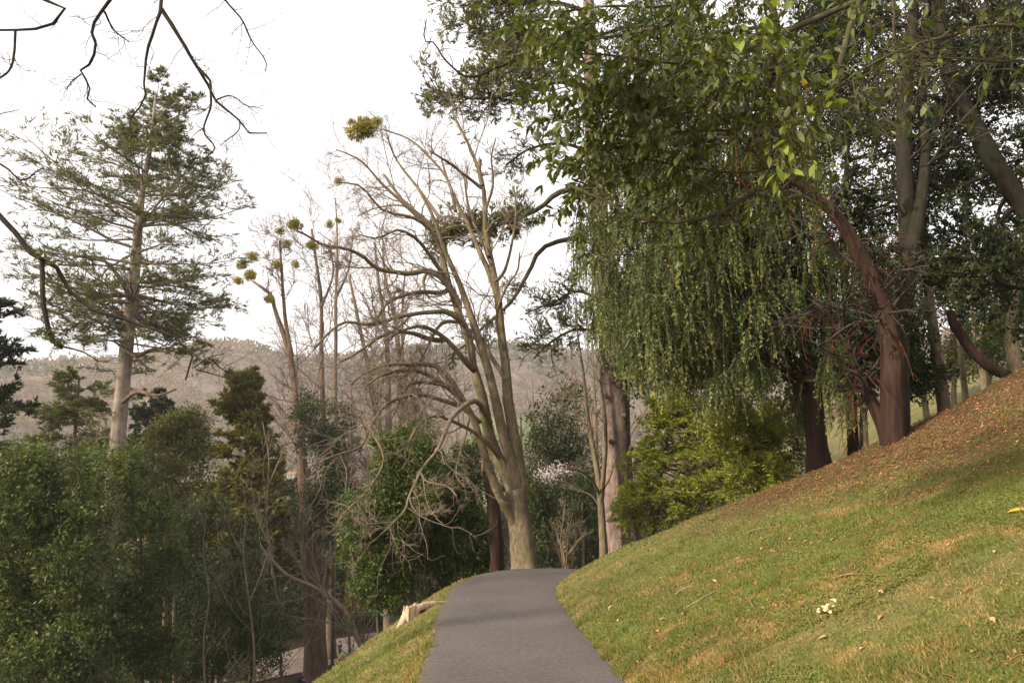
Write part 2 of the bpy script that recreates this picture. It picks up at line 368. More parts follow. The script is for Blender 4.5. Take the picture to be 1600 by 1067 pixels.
def axis_(lo, hi, dense_lo, dense_hi, step, grow=1.06):
    a = list(np.arange(dense_lo, dense_hi, step)); s = step; v = a[-1]
    while v < hi: s = min(s*grow, 22); v += s; a.append(v)
    s = step; v = a[0]; b = []
    while v > lo: s = min(s*grow, 22); v -= s; b.append(v)
    return np.array(b[::-1] + a)
gx = axis_(-1500, 1500, -3.6, 12.5, .15); gy = axis_(-60, 1500, 3.0, 19.5, .15)
GX, GY = np.meshgrid(gx, gy); GZ = height(GX, GY)
gm = MB(); nx, ny = len(gx), len(gy)
ii = (np.arange(ny-1)[:, None]*nx + np.arange(nx-1)[None]).ravel()
gm.add(np.stack([GX.ravel(), GY.ravel(), GZ.ravel()], 1), np.stack([ii, ii+1, ii+nx+1, ii+nx], 1))
def hgrid(x, y, A=None):
    A = GZ if A is None else A
    x = np.asarray(x, float); y = np.asarray(y, float)
    i = np.clip(np.searchsorted(gx, x)-1, 0, nx-2); j = np.clip(np.searchsorted(gy, y)-1, 0, ny-2)
    fx = (x-gx[i])/(gx[i+1]-gx[i]); fy = (y-gy[j])/(gy[j+1]-gy[j])
    return (A[j, i]*(1-fx)+A[j, i+1]*fx)*(1-fy) + (A[j+1, i]*(1-fx)+A[j+1, i+1]*fx)*fy
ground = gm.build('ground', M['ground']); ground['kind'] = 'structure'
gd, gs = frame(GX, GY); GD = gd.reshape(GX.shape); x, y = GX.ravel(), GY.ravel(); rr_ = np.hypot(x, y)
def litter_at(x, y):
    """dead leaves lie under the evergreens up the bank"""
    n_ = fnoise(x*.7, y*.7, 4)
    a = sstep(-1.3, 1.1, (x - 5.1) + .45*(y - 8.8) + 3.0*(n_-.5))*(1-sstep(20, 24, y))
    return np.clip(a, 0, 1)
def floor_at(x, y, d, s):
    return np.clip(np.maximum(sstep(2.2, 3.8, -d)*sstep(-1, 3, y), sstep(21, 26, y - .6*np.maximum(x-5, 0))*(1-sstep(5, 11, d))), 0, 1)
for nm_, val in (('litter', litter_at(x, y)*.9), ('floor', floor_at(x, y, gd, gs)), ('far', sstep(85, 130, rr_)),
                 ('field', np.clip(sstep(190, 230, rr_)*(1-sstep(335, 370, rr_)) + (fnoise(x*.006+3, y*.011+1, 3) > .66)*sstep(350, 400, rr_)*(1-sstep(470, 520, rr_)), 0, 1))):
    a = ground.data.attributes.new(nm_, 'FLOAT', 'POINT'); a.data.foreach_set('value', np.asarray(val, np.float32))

# the asphalt path, an uneven-edged ribbon with a slight crown
pm = MB(); sN = 420; cs = resample(CL, sN); ct = nrm(np.gradient(cs, axis=0)); nr = np.stack([ct[:, 1], -ct[:, 0]], 1)
ss = np.r_[0, np.cumsum(np.linalg.norm(np.diff(cs, axis=0), axis=1))]
cross = np.array([-1, -.93, -.8, -.4, 0, .4, .8, .93, 1]); nc = len(cross); V = []; T = []
eL = HW + .09*(fnoise(ss*1.1, ss*0+3, 4)-.5)*2 + .10*(fnoise(ss*5, ss*0+9, 3)-.5)*2; eR = HW + .04*(fnoise(ss*1.3, ss*0+21, 4)-.5)*2 + .09*(fnoise(ss*6, ss*0+14, 3)-.5)*2
for k, cc in enumerate(cross):
    off = np.where(cc < 0, eL, eR)*cc
    q = cs + nr*off[:, None]; z = zpath(ss) + .012*(1-cc*cc) - .012*(abs(cc) == 1) + .006*(fnoise(q[:, 0]*2, q[:, 1]*2, 2)-.5)
    V.append(np.c_[q, z]); T.append(np.full(sN, .75 if abs(cc) == 1 else (.4 if abs(cc) > .9 else 0.)))
V = np.stack(V, 1).reshape(-1, 3); T = np.stack(T, 1).ravel(); b = (np.arange(sN-1)[:, None]*nc + np.arange(nc-1)[None]).ravel()
path = pm.add(V, np.stack([b, b+1, b+nc+1, b+nc], 1), tint=T).build('path', M['asphalt']); path['kind'] = 'structure'

# lower terrace path, a ribbon laid over the terrace
tp = resample(np.array([[-26, 40.], [-19.5, 49], [-15.2, 54.5], [-12.2, 60.5], [-7, 66], [0, 70]]), 60)
tt = nrm(np.gradient(tp, axis=0)); tn_ = np.stack([tt[:, 1], -tt[:, 0]], 1); rows = []
for k in np.linspace(-2.6, 2.6, 7):
    q = tp + tn_*k; rows.append(np.c_[q, height(q[:, 0], q[:, 1]) + .06])
V = np.stack(rows, 1).reshape(-1, 3); b = (np.arange(59)[:, None]*7 + np.arange(6)[None]).ravel()
lp = MB().add(V, np.stack([b, b+1, b+8, b+7], 1)).build('terrace_path', M['earth_path']); lp['kind'] = 'structure'
# ================================================================ trees
def proj(p):
    q = np.asarray(p, float) - np.array([0, 0, EYE]); cp, sp = math.cos(PITCH), math.sin(PITCH)
    d = q[..., 1]*cp + q[..., 2]*sp; v = -q[..., 1]*sp + q[..., 2]*cp
    return CX + F*q[..., 0]/d, CY - F*v/d
def down_to_ground(p, r, flare=1.6, sink=.15):
    """extend the foot of a traced stem to the terrain below it"""
    x_, y_ = p[0, 0], p[0, 1]; z = gz(x_, y_) - sink
    if p[0, 2] > z + .3:
        lean = (p[0]-p[2])/max(p[2, 2]-p[0, 2], .1)
        h = p[0, 2]-z; foot = p[0] + np.array([lean[0]*h*.4, lean[1]*h*.2, -h]); foot[2] = gz(foot[0], foot[1]) - sink
        ex = np.array([foot + (p[0]-foot)*k for k in np.linspace(0, 1, 6)[:-1]])
        rx = r[0]*np.array([flare, flare*.82, 1.12, 1.06, 1.03])
        return np.vstack([ex, p]), np.r_[rx, r]
    return p, r
def stem_mesh(p, r, sides=14, flare=0, rough=.03, lob=.0):
    """one trunk with a root flare and an uneven surface"""
    n = len(p); r = r.copy()
    h = np.r_[0, np.cumsum(np.linalg.norm(np.diff(p, axis=0), axis=1))]
    a = np.linspace(0, 2*np.pi, sides, endpoint=False)
    ph = rng.random(4)*6.3
    lo = 1 + lob*np.exp(-h/(r[0]*5))[:, None]*(np.sin(3*a+ph[0]) + .7*np.sin(5*a+ph[1]))[None] + .05*np.sin(2*a+ph[2]+h[:, None]*.5)
    if flare: r = r*(1 + flare*np.exp(-h/(r[0]*2.6)))
    mb = MB(); tubes(mb, p, r, sides, rough=rough, lobes=lo[None]); return mb
def stem(root, name, p, r, mat, sides=14, **k): return stem_mesh(p, r, sides, **k).build(name, mat, root)
def twigs_part(root, levels, mat, sides=3, name='twigs'):
    mb = MB()
    for p, r in levels: tubes(mb, p, r, sides, cap=False)
    if mb.n: return mb.build(name, mat, root, kind='stuff')
def stack(lines, n=16):
    P_, R_ = [], []
    for p, r in lines:
        q = resample(np.c_[p, r], n); P_.append(q[:, :3]); R_.append(q[:, 3])
    return np.array(P_), np.array(R_)

# ---------------------------------------------------------------- the forked bare tree where the path crests
YT = 17.2
foot = P(820, 889, YT); foot[2] = gz(foot[0], foot[1])
ct_ = thing('bare_tree', 'tall forked bare tree with tan mossy bark beside the path crest', 'tree', foot)
tr = px_line([(820, 893), (818, 868), (814, 830), (808, 790), (803, 765)], YT, YT, 31, 36, 14, 0)
stem(ct_, 'trunk', *tr, M['bark_tan'], 20, flare=.45, lob=.07)
TL = [  # traced stems and limbs: points, dY end, width start, width end, is main stem
 ([(808, 790), (796, 752), (783, 727), (766, 688), (760, 660), (752, 615), (741, 578), (735, 536), (721, 502), (710, 470), (700, 440), (679, 362), (631, 315), (600, 273)], .6, 21, 4),
 ([(810, 790), (808, 750), (788, 682), (777, 637), (766, 598), (752, 545), (741, 508), (724, 456), (707, 416), (690, 380), (672, 330), (650, 290)], -.4, 18, 4),
 ([(812, 790), (814, 756), (805, 705), (797, 649), (794, 604), (786, 545), (783, 497), (775, 440), (764, 402), (757, 369), (759, 328), (752, 278), (734, 230), (720, 200), (705, 172)], .3, 20, 3),
 ([(803, 815), (792, 795), (783, 780), (769, 741), (757, 705), (745, 672), (735, 649), (712, 609), (693, 578), (670, 569), (628, 567), (600, 570), (570, 582), (548, 600)], -1.2, 14, 4),
 ([(791, 595), (774, 567), (755, 533), (740, 505)], .8, 8, 4),
 ([(781, 475), (761, 419), (744, 379), (720, 330), (703, 290), (690, 250)], 1.0, 10, 3),
 ([(752, 294), (727, 274), (700, 254), (672, 236)], -.8, 6, 3),
 ([(754, 290), (749, 268), (750, 250)], 0, 8, 7),
 ([(712, 615), (693, 601), (665, 584), (634, 578), (600, 584), (570, 604)], -1.6, 8, 3),
 ([(700, 604), (684, 600), (645, 598), (628, 615), (618, 640)], -1.5, 6, 3),
 ([(750, 660), (721, 637), (684, 623), (656, 616), (622, 622), (600, 635), (578, 668), (563, 698), (518, 713), (479, 733)], -3.0, 8, 2),
 ([(741, 578), (729, 567), (698, 531), (665, 511), (634, 514), (600, 532)], -1.8, 10, 3),
 ([(692, 532), (670, 530), (650, 522), (616, 518), (581, 535), (555, 553), (530, 566)], -2.4, 9, 3),
 ([(728, 512), (721, 502), (696, 488), (665, 488), (622, 495), (594, 505), (575, 508), (538, 503), (512, 522), (491, 544)], -2.2, 9, 3),
 ([(721, 504), (693, 504), (676, 525), (656, 564), (628, 592)], -1.0, 6, 3),
 ([(766, 660), (755, 640), (741, 626), (721, 637), (701, 663), (687, 699), (656, 736), (639, 775), (632, 800), (600, 830)], -3.4, 9.5, 2),
 ([(780, 715), (766, 696), (738, 674), (712, 660), (682, 650), (656, 660), (639, 691)], -1.8, 8, 3),
 ([(716, 478), (700, 445), (668, 423), (637, 427), (594, 421), (568, 402), (538, 389), (504, 382), (482, 369), (461, 359)], -2.0, 12, 3),
 ([(702, 450), (690, 458), (659, 456), (630, 462), (607, 471), (594, 492), (575, 512)], -1.4, 9, 3),
 ([(668, 424), (662, 440), (668, 462), (690, 462)], -.8, 6, 3),
 ([(679, 362), (637, 324), (599, 290), (573, 259), (551, 244), (525, 234)], -.6, 7, 2),
 ([(700, 402), (672, 359), (642, 340), (599, 328), (564, 292), (525, 285)], -1.4, 8, 2),
 ([(690, 380), (660, 345), (630, 322), (590, 324), (560, 337)], 1.2, 6, 2),
 ([(690, 345), (650, 290), (620, 251), (603, 208)], .8, 6, 2),
 ([(712, 330), (700, 281), (672, 247), (637, 216), (599, 203)], .5, 6, 2),
 ([(764, 402), (752, 370), (737, 340), (728, 300), (731, 260)], 1.4, 7, 2),
 ([(775, 440), (790, 420), (800, 380), (806, 330), (803, 290)], 1.2, 6, 2),
 ([(759, 328), (770, 290), (768, 245), (775, 215)], -.6, 5, 2),
 ([(786, 545), (775, 500), (790, 450), (808, 425), (812, 395)], -1.0, 5, 3),
 ([(700, 440), (672, 400), (650, 372), (620, 360), (590, 372), (560, 366)], -2.0, 8, 2),
 ([(656, 736), (668, 752), (700, 760), (714, 775)], -.6, 3, 2),
 ([(639, 775), (648, 797), (668, 803), (690, 797)], -.5, 3, 2),
 ([(578, 668), (600, 720), (570, 770), (540, 800), (520, 830)], -.8, 4, 2),
 ([(735, 649), (722, 700), (712, 740), (726, 760)], -1.4, 3, 2),
]
lines = []
for pts, dY, w0, w1 in TL:
    k = 22 if len(pts) > 8 else 14
    p, r = px_line(pts, YT - (.15 if dY < -1 else 0), YT + dY*1.25, w0, w1, k, .018)
    r = r*1.02; lines.append((p, r))
    stem(ct_, 'limb', p, r, M['bark_tan'], 10 if w0 > 9 else 7, rough=.04)
PL, RL = stack(lines[:], 16)
PLs, RLs = PL[:], RL[:]
t1 = sprout(PLs, np.minimum(RLs, .05), 8, (.35, 1.), (.22, .45), (25, 65), 8, .05, .20, .5, .4)
t2 = sprout(*t1, 6, (.15, 1.), (.3, .65), (25, 60), 6, .04, .24, .6, .5, rmin=.0042)
t3 = sprout(*t2, 5, (.2, 1.), (.4, .85), (25, 60), 4, .05, .24, .7, .6, rmin=.0033)
lw = PLs[[10, 15, 16, 8, 31, 32, 33]]; lr = RLs[[10, 15, 16, 8, 31, 32, 33]]     # the low sprays that hang in front of the holly
s1 = sprout(lw, np.minimum(lr, .018), 7, (.4, 1.), (.25, .5), (30, 75), 9, -.05, .2, .55, .4)
s2 = sprout(*s1, 4, (.2, 1.), (.3, .6), (30, 65), 7, .0, .22, .6, .5, rmin=.0035)
twigs_part(ct_, [t1, t2, t3, s1, s2], M['twig'])

# ---------------------------------------------------------------- generic bare tree grown from its trunk line
def bare_tree(name, label, cat, base, h, r0, lean=(0, 0), mat='bark_tan', tw='twig_pink', n1=12, n2=6, n3=5, ang=(20, 50), group=None, trunks=None, tr0=.3, fine=.006, sub=3):
    x_, y_ = base; z = gz(x_, y_)
    root = thing(name, label, cat, (x_, y_, z), group)
    if trunks is None:
        q = [np.array([x_ + lean[0]*k**1.3*h + .12*math.sin(5*k+x_), y_ + lean[1]*k*h, z - .2 + k*h]) for k in np.linspace(0, 1, 9)]
        trunks = [(resample(q, 16, .006), np.linspace(r0, r0*.18, 16))]
    for k, (p, r) in enumerate(trunks):
        stem(root, 'trunk', p, r, M[mat], 10, flare=.35, lob=.04)
    A, B = stack(trunks, 16)
    a = sprout(A, B, n1, (tr0, .98), (.22, .42), ang, 8, .07, .14, .45, .3)
    mb = MB(); tubes(mb, *a, 5); mb.build('limbs', M[mat], root, kind='stuff')
    b_ = sprout(*a, n2, (.2, 1.), (.3, .6), (25, 55), 6, .06, .18, .55, .4, rmin=fine)
    lv = [b_]
    if sub > 2: lv.append(sprout(*b_, n3, (.2, 1.), (.4, .8), (25, 55), 4, .05, .2, .6, .6, rmin=fine*.75))
    twigs_part(root, lv, M[tw]); return root, a
# ---------------------------------------------------------------- lobed evergreen crowns
def fill_lobes(mb, lobes, nleaf, L, Wd, per=12, shell=2.4, spread=.16, droop=.0, tb=0.):
    """lobes: (centre xyz, radii xyz). Leaves sit in sprigs spread through each lobe"""
    sub = []
    for c_, r in lobes:
        m_ = int(rng.integers(9, 14)); d = rnd_dirs(m_); q = c_ + d*r*(rng.uniform(.25, .95, (m_, 1)))
        for k in range(m_): f = rng.uniform(.22, .46); sub.append((q[k], r*f*rng.uniform(.75, 1.3, 3), d[k]))
    w = np.array([r[0]*r[2] for c_, r, d in sub]); w = w/w.sum()
    for (c_, r, od0), f in zip(sub, w):
        k = max(int(nleaf*f/per), 3)
        d = nrm(rng.normal(size=(k, 3)) + od0*.5 + np.array([0, 0, .35])); rad = rng.random(k)**(1/shell)
        ctr = c_ + d*r*rad[:, None]*rng.uniform(.8, 1.25, (k, 1))
        od = nrm(d*1.0 + rng.normal(size=(k, 3))*.5 + np.array([0, 0, .25]))
        ctr_ = np.repeat(ctr, per, 0); od_ = np.repeat(od, per, 0); n_ = len(ctr_)
        off = rng.random((n_, 1))*spread*2.4
        pp = ctr_ + od_*off + rng.normal(size=(n_, 3))*spread*.45
        ld = nrm(od_*.5 + rnd_dirs(n_) + np.array([0, 0, -droop])); up = nrm(rnd_dirs(n_)*.8 + np.array([0, 0, 1.]))
        tn = np.clip(rng.normal(0, .08) + np.repeat(rng.normal(.45, .14, k), per) + rng.normal(0, .14, n_) + tb, 0, 1)
        s = rng.uniform(.55, 1.35, n_)
        leaves(mb, pp, ld, up, L*s, Wd*s, tn)
def pxlobes(l, Y, depth=1.0):
    o = []
    for a in l:
        px, py, rx, ry = a[:4]; yy = a[4] if len(a) > 4 else Y
        o.append((P(px, py, yy), np.array([pxs(yy, rx), pxs(yy, (rx+ry)*.5)*depth, pxs(yy, ry)])))
    return o
def evergreen(name, label, l, Y, nleaf, L, Wd, mat, trunks, tmat='bark_olive', depth=1.0, group=None, cat='tree', tb=0., per=12, limbs=5, droop=0., spread=None):
    lobes = pxlobes(l, Y, depth)
    tl = []
    for pts, w0, w1 in trunks:
        p, r = px_line(pts, Y, Y, w0, w1, 12, .01); tl.append(down_to_ground(p, r))
    root = thing(name, label, cat, (tl[0][0][0, 0], tl[0][0][0, 1], gz(tl[0][0][0, 0], tl[0][0][0, 1])), group)
    for p, r in tl: stem(root, 'trunk', p, r, M[tmat], 9, lob=.03)
    mb = MB(); A, B = stack(tl, 14); seg = []
    for c_, r in lobes:                       # limbs reach into every lobe
        k = rng.integers(len(A)); zc = c_[2] - r[2]*.8; j = int(np.clip(np.argmin(np.abs(A[k, :, 2]-zc)), 2, 13))
        for _ in range(2):
            e = c_ + rnd_dirs(1)[0]*r*.6; s_ = A[k, j]
            seg.append((resample([s_, s_*.6+e*.4+np.array([0, 0, -.1*r[2]]), e], 8, .02), np.linspace(B[k, j]*.5, .008, 8)))
    Q, q = np.array([a for a, b in seg]), np.array([b for a, b in seg]); tubes(mb, Q, q, 5)
    s1_ = sprout(Q, q, limbs, (.4, 1), (.25, .5), (25, 60), 5, .02, .2, .6, .4, rmin=.006); tubes(mb, *s1_, 3, cap=False)
    mb.build('limbs', M[tmat], root, kind='stuff')
    cb = MB(); fill_lobes(cb, lobes, nleaf, L, Wd, per, droop=droop, tb=tb, spread=spread or L*1.25)
    cb.build('crown', M[mat], root, smooth=False, kind='stuff'); return root
# ---------------------------------------------------------------- conifers with flat feathery sprays
def conifer_boughs(root, axis, arad, nb, tr, lenf, el=(5, -12), mat='needle_grey', bark='bark_grey', n2=9, n3=4, nn=9, L=.22, Wd=.045, droop=-.02, sub=(.22, .4), br=.07, name='crown', azr=(0, 2*np.pi), tip=.5, hang=0.0):
    axis = np.asarray(axis); N = len(axis)
    t = rng.uniform(*tr, nb); i = np.minimum((t*(N-1)).astype(int), N-2); f = (t*(N-1)-i)[:, None]
    p0 = axis[i]*(1-f) + axis[i+1]*f
    az = rng.uniform(*azr, nb); l = lenf(t, az)*rng.uniform(.65, 1.08, nb)
    e = np.radians(np.interp(t, [tr[0], tr[1]], [el[1], el[0]]) + rng.normal(0, 9, nb))
    d = np.stack([np.cos(az)*np.cos(e), np.sin(az)*np.cos(e), np.sin(e)], 1)
    K = 10; B = np.empty((nb, K, 3)); B[:, 0] = p0
    for k in range(1, K):
        d = d + rng.normal(size=(nb, 3))*.09; d[:, 2] += droop + (.05 if k > 6 else 0); d = nrm(d); B[:, k] = B[:, k-1] + d*(l/(K-1))[:, None]
    r = np.maximum(br*(l/l.max())**.8, .012)[:, None]*np.linspace(1, .2, K)[None]
    wb = MB(); tubes(wb, B, r, 5)
    a = sprout(B, r, n2, (.22, 1.), sub, (35, 70), 6, .0, .16, .5, .4, flat=.9, rmin=.006); tubes(wb, *a, 3, cap=False)
    wb.build('boughs', M[bark], root, kind='stuff')
    b_ = sprout(*a, n3, (.1, 1.), (.35, .7), (30, 60), 4, -hang, .14, .6, .5, flat=.88, rmin=.004)
    cb = MB()
    for tw, k in ((a[0], nn), (b_[0], nn)):
        needles(cb, tw, k, L, Wd)
    cb.build(name, M[mat], root, smooth=False, kind='stuff'); return B, r
def needles(cb, tw, k, L, Wd, updir=.25, tb=0.):
    c_, d, t = along(tw, k, .1, 1.); n_ = len(c_)
    dd = nrm(d*.9 + rnd_dirs(n_)*np.array([1, 1, .45])*.75 + np.array([0, 0, updir])); s = rng.uniform(.6, 1.2, n_)
    leaves(cb, c_, dd, nrm(rnd_dirs(n_) + np.array([0, 0, .8])), L*s, Wd*s, np.clip(rng.normal(.45, .2, n_) + .25*(t-.5) + tb, 0, 1), .1)

# ---- tall grey-green conifer on the slope, first from the frame's edge
YC = 35.
cp_, cr_ = px_line([(140, 1080), (155, 940), (170, 820), (181, 720), (190, 620), (199, 530), (207, 460), (214, 380), (222, 300), (235, 230), (243, 150)], YC, YC, 46, 5, 26, 0)
wv = np.interp(np.linspace(0, 1, 26), [0, .35, .6, .8, 1], [34, 24, 19, 11, 3]); cr_ = wv*.5*YC/F
cp_, cr_ = down_to_ground(cp_, cr_)
tc_ = thing('conifer_tree', 'tall conifer with pale pinkish trunk and feathery grey-green tiered crown', 'tree', (*cp_[0, :2], gz(*cp_[0, :2])))
stem(tc_, 'trunk', cp_, cr_, M['bark_grey'], 16, lob=.03)
ax = cp_[5:]
zs = [P(200, q, YC)[2] for q in (700, 560, 470, 400, 330, 270, 245, 190, 150)]
lf = [1.3, 2.8, 5.8, 6.8, 6.6, 5.2, 2.4, 3.2, 1.2]; rt = [1.6, 3.6, 4.6, 5.2, 5.4, 4.0, 2.0, 3.0, 1.4]
def lenC(t, az):
    z = np.interp(t*(len(ax)-1), np.arange(len(ax)), ax[:, 2]); k = .5-.5*np.cos(az)
    return np.interp(z, zs, lf)*k + np.interp(z, zs, rt)*(1-k)
tz = lambda py: float(np.interp(P(200, py, YC)[2], ax[:, 2], np.linspace(0, 1, len(ax))))
conifer_boughs(tc_, ax, None, 122, (tz(540), tz(150)), lenC, (25, -4), 'needle_grey', 'bark_grey', 10, 5, 13, .25, .042, -.004, (.22, .42), .085)
conifer_boughs(tc_, ax, None, 16, (tz(690), tz(500)), lenC, (5, -14), 'needle_grey', 'bark_grey', 6, 3, 9, .22, .036, .0, (.2, .35), .09)
for pts in ([(186, 722), (200, 715), (222, 690), (232, 680)], [(192, 628), (215, 612), (245, 618), (275, 608)], [(199, 548), (215, 556), (240, 545), (262, 552)], [(205, 470), (190, 440), (160, 405), (120, 400)], [(212, 385), (225, 340), (250, 335), (300, 340)]):
    stem(tc_, 'limb', *px_line(pts, YC-.2, YC-1.5, 8, 3, 12, .02), M['bark_brown'], 7)

# ---- fir behind the bank with a thick flaking trunk
YF = 21.5
fp, fr = px_line([(976, 856), (968, 800), (965, 740), (964, 680), (960, 600), (955, 530), (944, 430), (934, 330), (926, 200), (922, 60), (915, -120)], YF, YF, 1, 1, 26, 0)
fr = np.interp(np.linspace(0, 1, 26), [0, .08, .3, .5, .8, 1], [44, 43, 41, 30, 22, 12])*.5*YF/F
fp2, fr2 = down_to_ground(fp, fr, 1.25)
ft = thing('fir_tree', 'fir with thick pinkish flaking trunk rising behind the grass bank', 'tree', (*fp2[0, :2], gz(*fp2[0, :2])))
stem(ft, 'trunk', fp2, fr2, M['bark_fir'], 22, flare=.5, lob=.08, rough=.035)
kb = MB()
for q in ((950, 560), (948, 620), (975, 650), (985, 700), (955, 690), (978, 585)):     # branch scars
    c_ = P(q[0], q[1], YF-.42); d = nrm(np.array([c_[0]-P(960, q[1], YF)[0], -.35, .1]))
    tubes(kb, np.array([c_, c_+d*.07, c_+d*.1]), np.array([.09, .07, .03]), 7, rough=.1)
kb.build('branch_scars', M['bark_fir'], ft, kind='stuff')
FL = [([(932, 330), (905, 298), (870, 302), (845, 325), (800, 345), (740, 362), (690, 370)], -1.5, 12, 3), ([(935, 380), (894, 373), (847, 388), (826, 425), (799, 472), (757, 509), (720, 545), (690, 560)], -2.2, 9, 3),
      ([(925, 150), (880, 128), (836, 136), (800, 147), (742, 155), (680, 140)], -1.0, 11, 3), ([(922, 60), (880, 60), (830, 70), (770, 60), (720, 30)], .8, 9, 3), ([(920, 20), (870, 5), (800, 5), (730, -20)], -.8, 9, 3),
      ([(930, 240), (880, 225), (830, 232), (790, 258)], 1.0, 7, 3), ([(950, 520), (900, 515), (860, 535), (835, 560)], -1.0, 6, 3), ([(945, 470), (900, 455), (870, 470), (820, 490)], .6, 5, 2), ([(935, 400), (910, 420), (880, 470), (850, 480)], .9, 5, 2),
      ([(940, 440), (985, 425), (1030, 450)], -1, 7, 3), ([(930, 300), (990, 280), (1060, 310)], .5, 7, 3), ([(925, 180), (990, 160), (1070, 190)], .5, 7, 3), ([(922, 60), (1000, 40), (1080, 60)], .5, 7, 3), ([(922, 100), (860, 90), (800, 105), (760, 110)], -.5, 7, 3)]
fl = []
for pts, dY, w0, w1 in FL:
    p, r = px_line(pts, YF, YF+dY, w0, w1, 16, .012); fl.append((p, r)); stem(ft, 'limb', p, r, M['bark_olive'], 7)
A, B = stack(fl, 16)
def clump(sel, n2, n3, nn, tr, ln, mat='needle_grey', L=.14, Wd=.034, absl=True):
    a = sprout(A[sel], np.minimum(B[sel], .03), n2, tr, ln, (30, 80), 6, .02, .22, .5, .4, absln=absl, rmin=.005)
    b_ = sprout(*a, n3, (.2, 1), (.35, .7), (30, 65), 4, .02, .2, .6, .5, rmin=.004)
    wb = MB(); tubes(wb, *a, 3, cap=False); tubes(wb, *b_, 3, cap=False); wb.build('twigs', M['twig_dark'], ft, kind='stuff')
    cb = MB(); needles(cb, a[0], nn, L, Wd); needles(cb, b_[0], nn, L, Wd); cb.build('crown', M[mat], ft, smooth=False, kind='stuff')
clump([0], 80, 7, 13, (.45, 1.), (.3, .85), 'needle_grey', .15, .04)
clump([2, 3, 4, 13], 60, 8, 13, (.25, 1.), (.5, 1.5), 'needle_grey', .16, .042)
clump([5, 6], 30, 7, 10, (.2, 1.), (.4, 1.1)); clump([1], 26, 5, 9, (.45, 1.), (.25, .7)); clump([7, 8], 20, 6, 9, (.2, 1.), (.4, 1.0))
clump([9, 10, 11, 12], 24, 7, 9, (.1, 1.), (.6, 1.5))

# ---------------------------------------------------------------- weeping conifer on the bank
YW = 13.6
HB = [(890, 340), (905, 470), (930, 545), (960, 580), (1000, 625), (1060, 655), (1110, 675), (1160, 685), (1200, 690), (1225, 735), (1245, 735), (1250, 690), (1300, 690), (1330, 675), (1345, 540), (1400, 420)]
hbx, hby = zip(*HB)
wtx = lambda py: np.interp(py, [100, 700], [1215, 1278])
wp, wr = px_line([(1278, 722), (1275, 690), (1272, 640), (1262, 540), (1250, 400), (1235, 250), (1215, 80), (1200, -60)], YW+.3, YW+.3, 30, 10, 22, .004)
wt = thing('weeping_conifer', 'dark weeping conifer with long hanging green strands on the bank', 'tree', (*wp[0, :2], gz(*wp[0, :2])))
wp[:3, 2] -= np.array([.5, .2, .05]); stem(wt, 'trunk', wp, wr, M['bark_red'], 16, flare=.5, lob=.14, rough=.05)
bl, br_ = [], []
for k in range(96):
    a = rng.random(); py0 = rng.uniform(30, 620); s0 = P(wtx(py0), py0, YW+.3)
    ex = rng.uniform(905, 1320) if k % 3 else rng.uniform(900, 1010); dz = rng.uniform(-1.9, 2.4)
    lo = np.interp(ex, hbx, hby); py1 = rng.uniform(140, lo-70) if py0 < 300 else rng.uniform(min(max(py0-100, 160), lo-130), lo-40)
    e = P(ex, py1, YW+.3+dz)
    mid = s0*.45 + e*.55 + np.array([0, 0, .25 + .1*np.linalg.norm(e-s0)])
    p = resample([s0, mid, e], 12, .01); bl.append(p); br_.append(np.linspace(.045, .008, 12))
bl, br_ = np.array(bl), np.array(br_)
wbm = MB(); tubes(wbm, bl, br_, 6)
sb = sprout(bl, br_, 7, (.25, 1.), (.35, .95), (25, 60), 6, -.10, .14, .5, .4, absln=True, flat=.6, rmin=.004); tubes(wbm, *sb, 3, cap=False)
wbm.build('boughs', M['bark_red'], wt, kind='stuff')
# hanging strands
c0 = np.concatenate([along(sb[0], 15, .1, 1.)[0], along(bl, 20, .3, 1.)[0]])
px0, py0 = proj(c0); lo = np.interp(px0, hbx, hby) + rng.normal(0, 14, len(c0))
l = np.minimum(rng.uniform(.2, .8, len(c0))*np.where(rng.random(len(c0)) < .4, 1.7, 1.), (lo-py0)*c0[:, 1]/F); ok = (l > .12) & (px0 > 880); c0, l = c0[ok], l[ok]
K = 7; st = np.empty((len(c0), K, 3)); st[:, 0] = c0; d = nrm(rng.normal(size=(len(c0), 3))*.45 + np.array([-.15, -.35, -.25]))
for k in range(1, K):
    d = nrm(d*.68 + np.array([0, 0, -.42]) + rng.normal(size=d.shape)*.05); st[:, k] = st[:, k-1] + d*(l/(K-1))[:, None]
sm = MB(); tubes(sm, st[:, ::3], np.full((len(st), 3), 1.)*np.array([.005, .0075, .003]), 3, np.clip(rng.normal(.4, .12, len(st)), 0, 1), cap=False); sm.build('strand_stems', M['needle_weep'], wt, kind='stuff')
cb = MB(); nl = 24
c_, d, t = along(st, nl); n_ = len(c_)
dd = nrm(d*1.0 + rnd_dirs(n_)*np.array([1, 1, .3])*.95); base_t = np.repeat(rng.normal(.44, .16, len(st)), nl)
leaves(cb, c_, dd, rnd_dirs(n_), rng.uniform(.045, .078, n_), .025, np.clip(base_t + .42*t**2.5 + rng.normal(0, .08, n_), 0, 1), .1)  # tint lightens towards the tips: light on the strand ends is painted in
cb.build('crown', M['needle_weep'], wt, smooth=False, kind='stuff')
print('weep', len(st), YW)

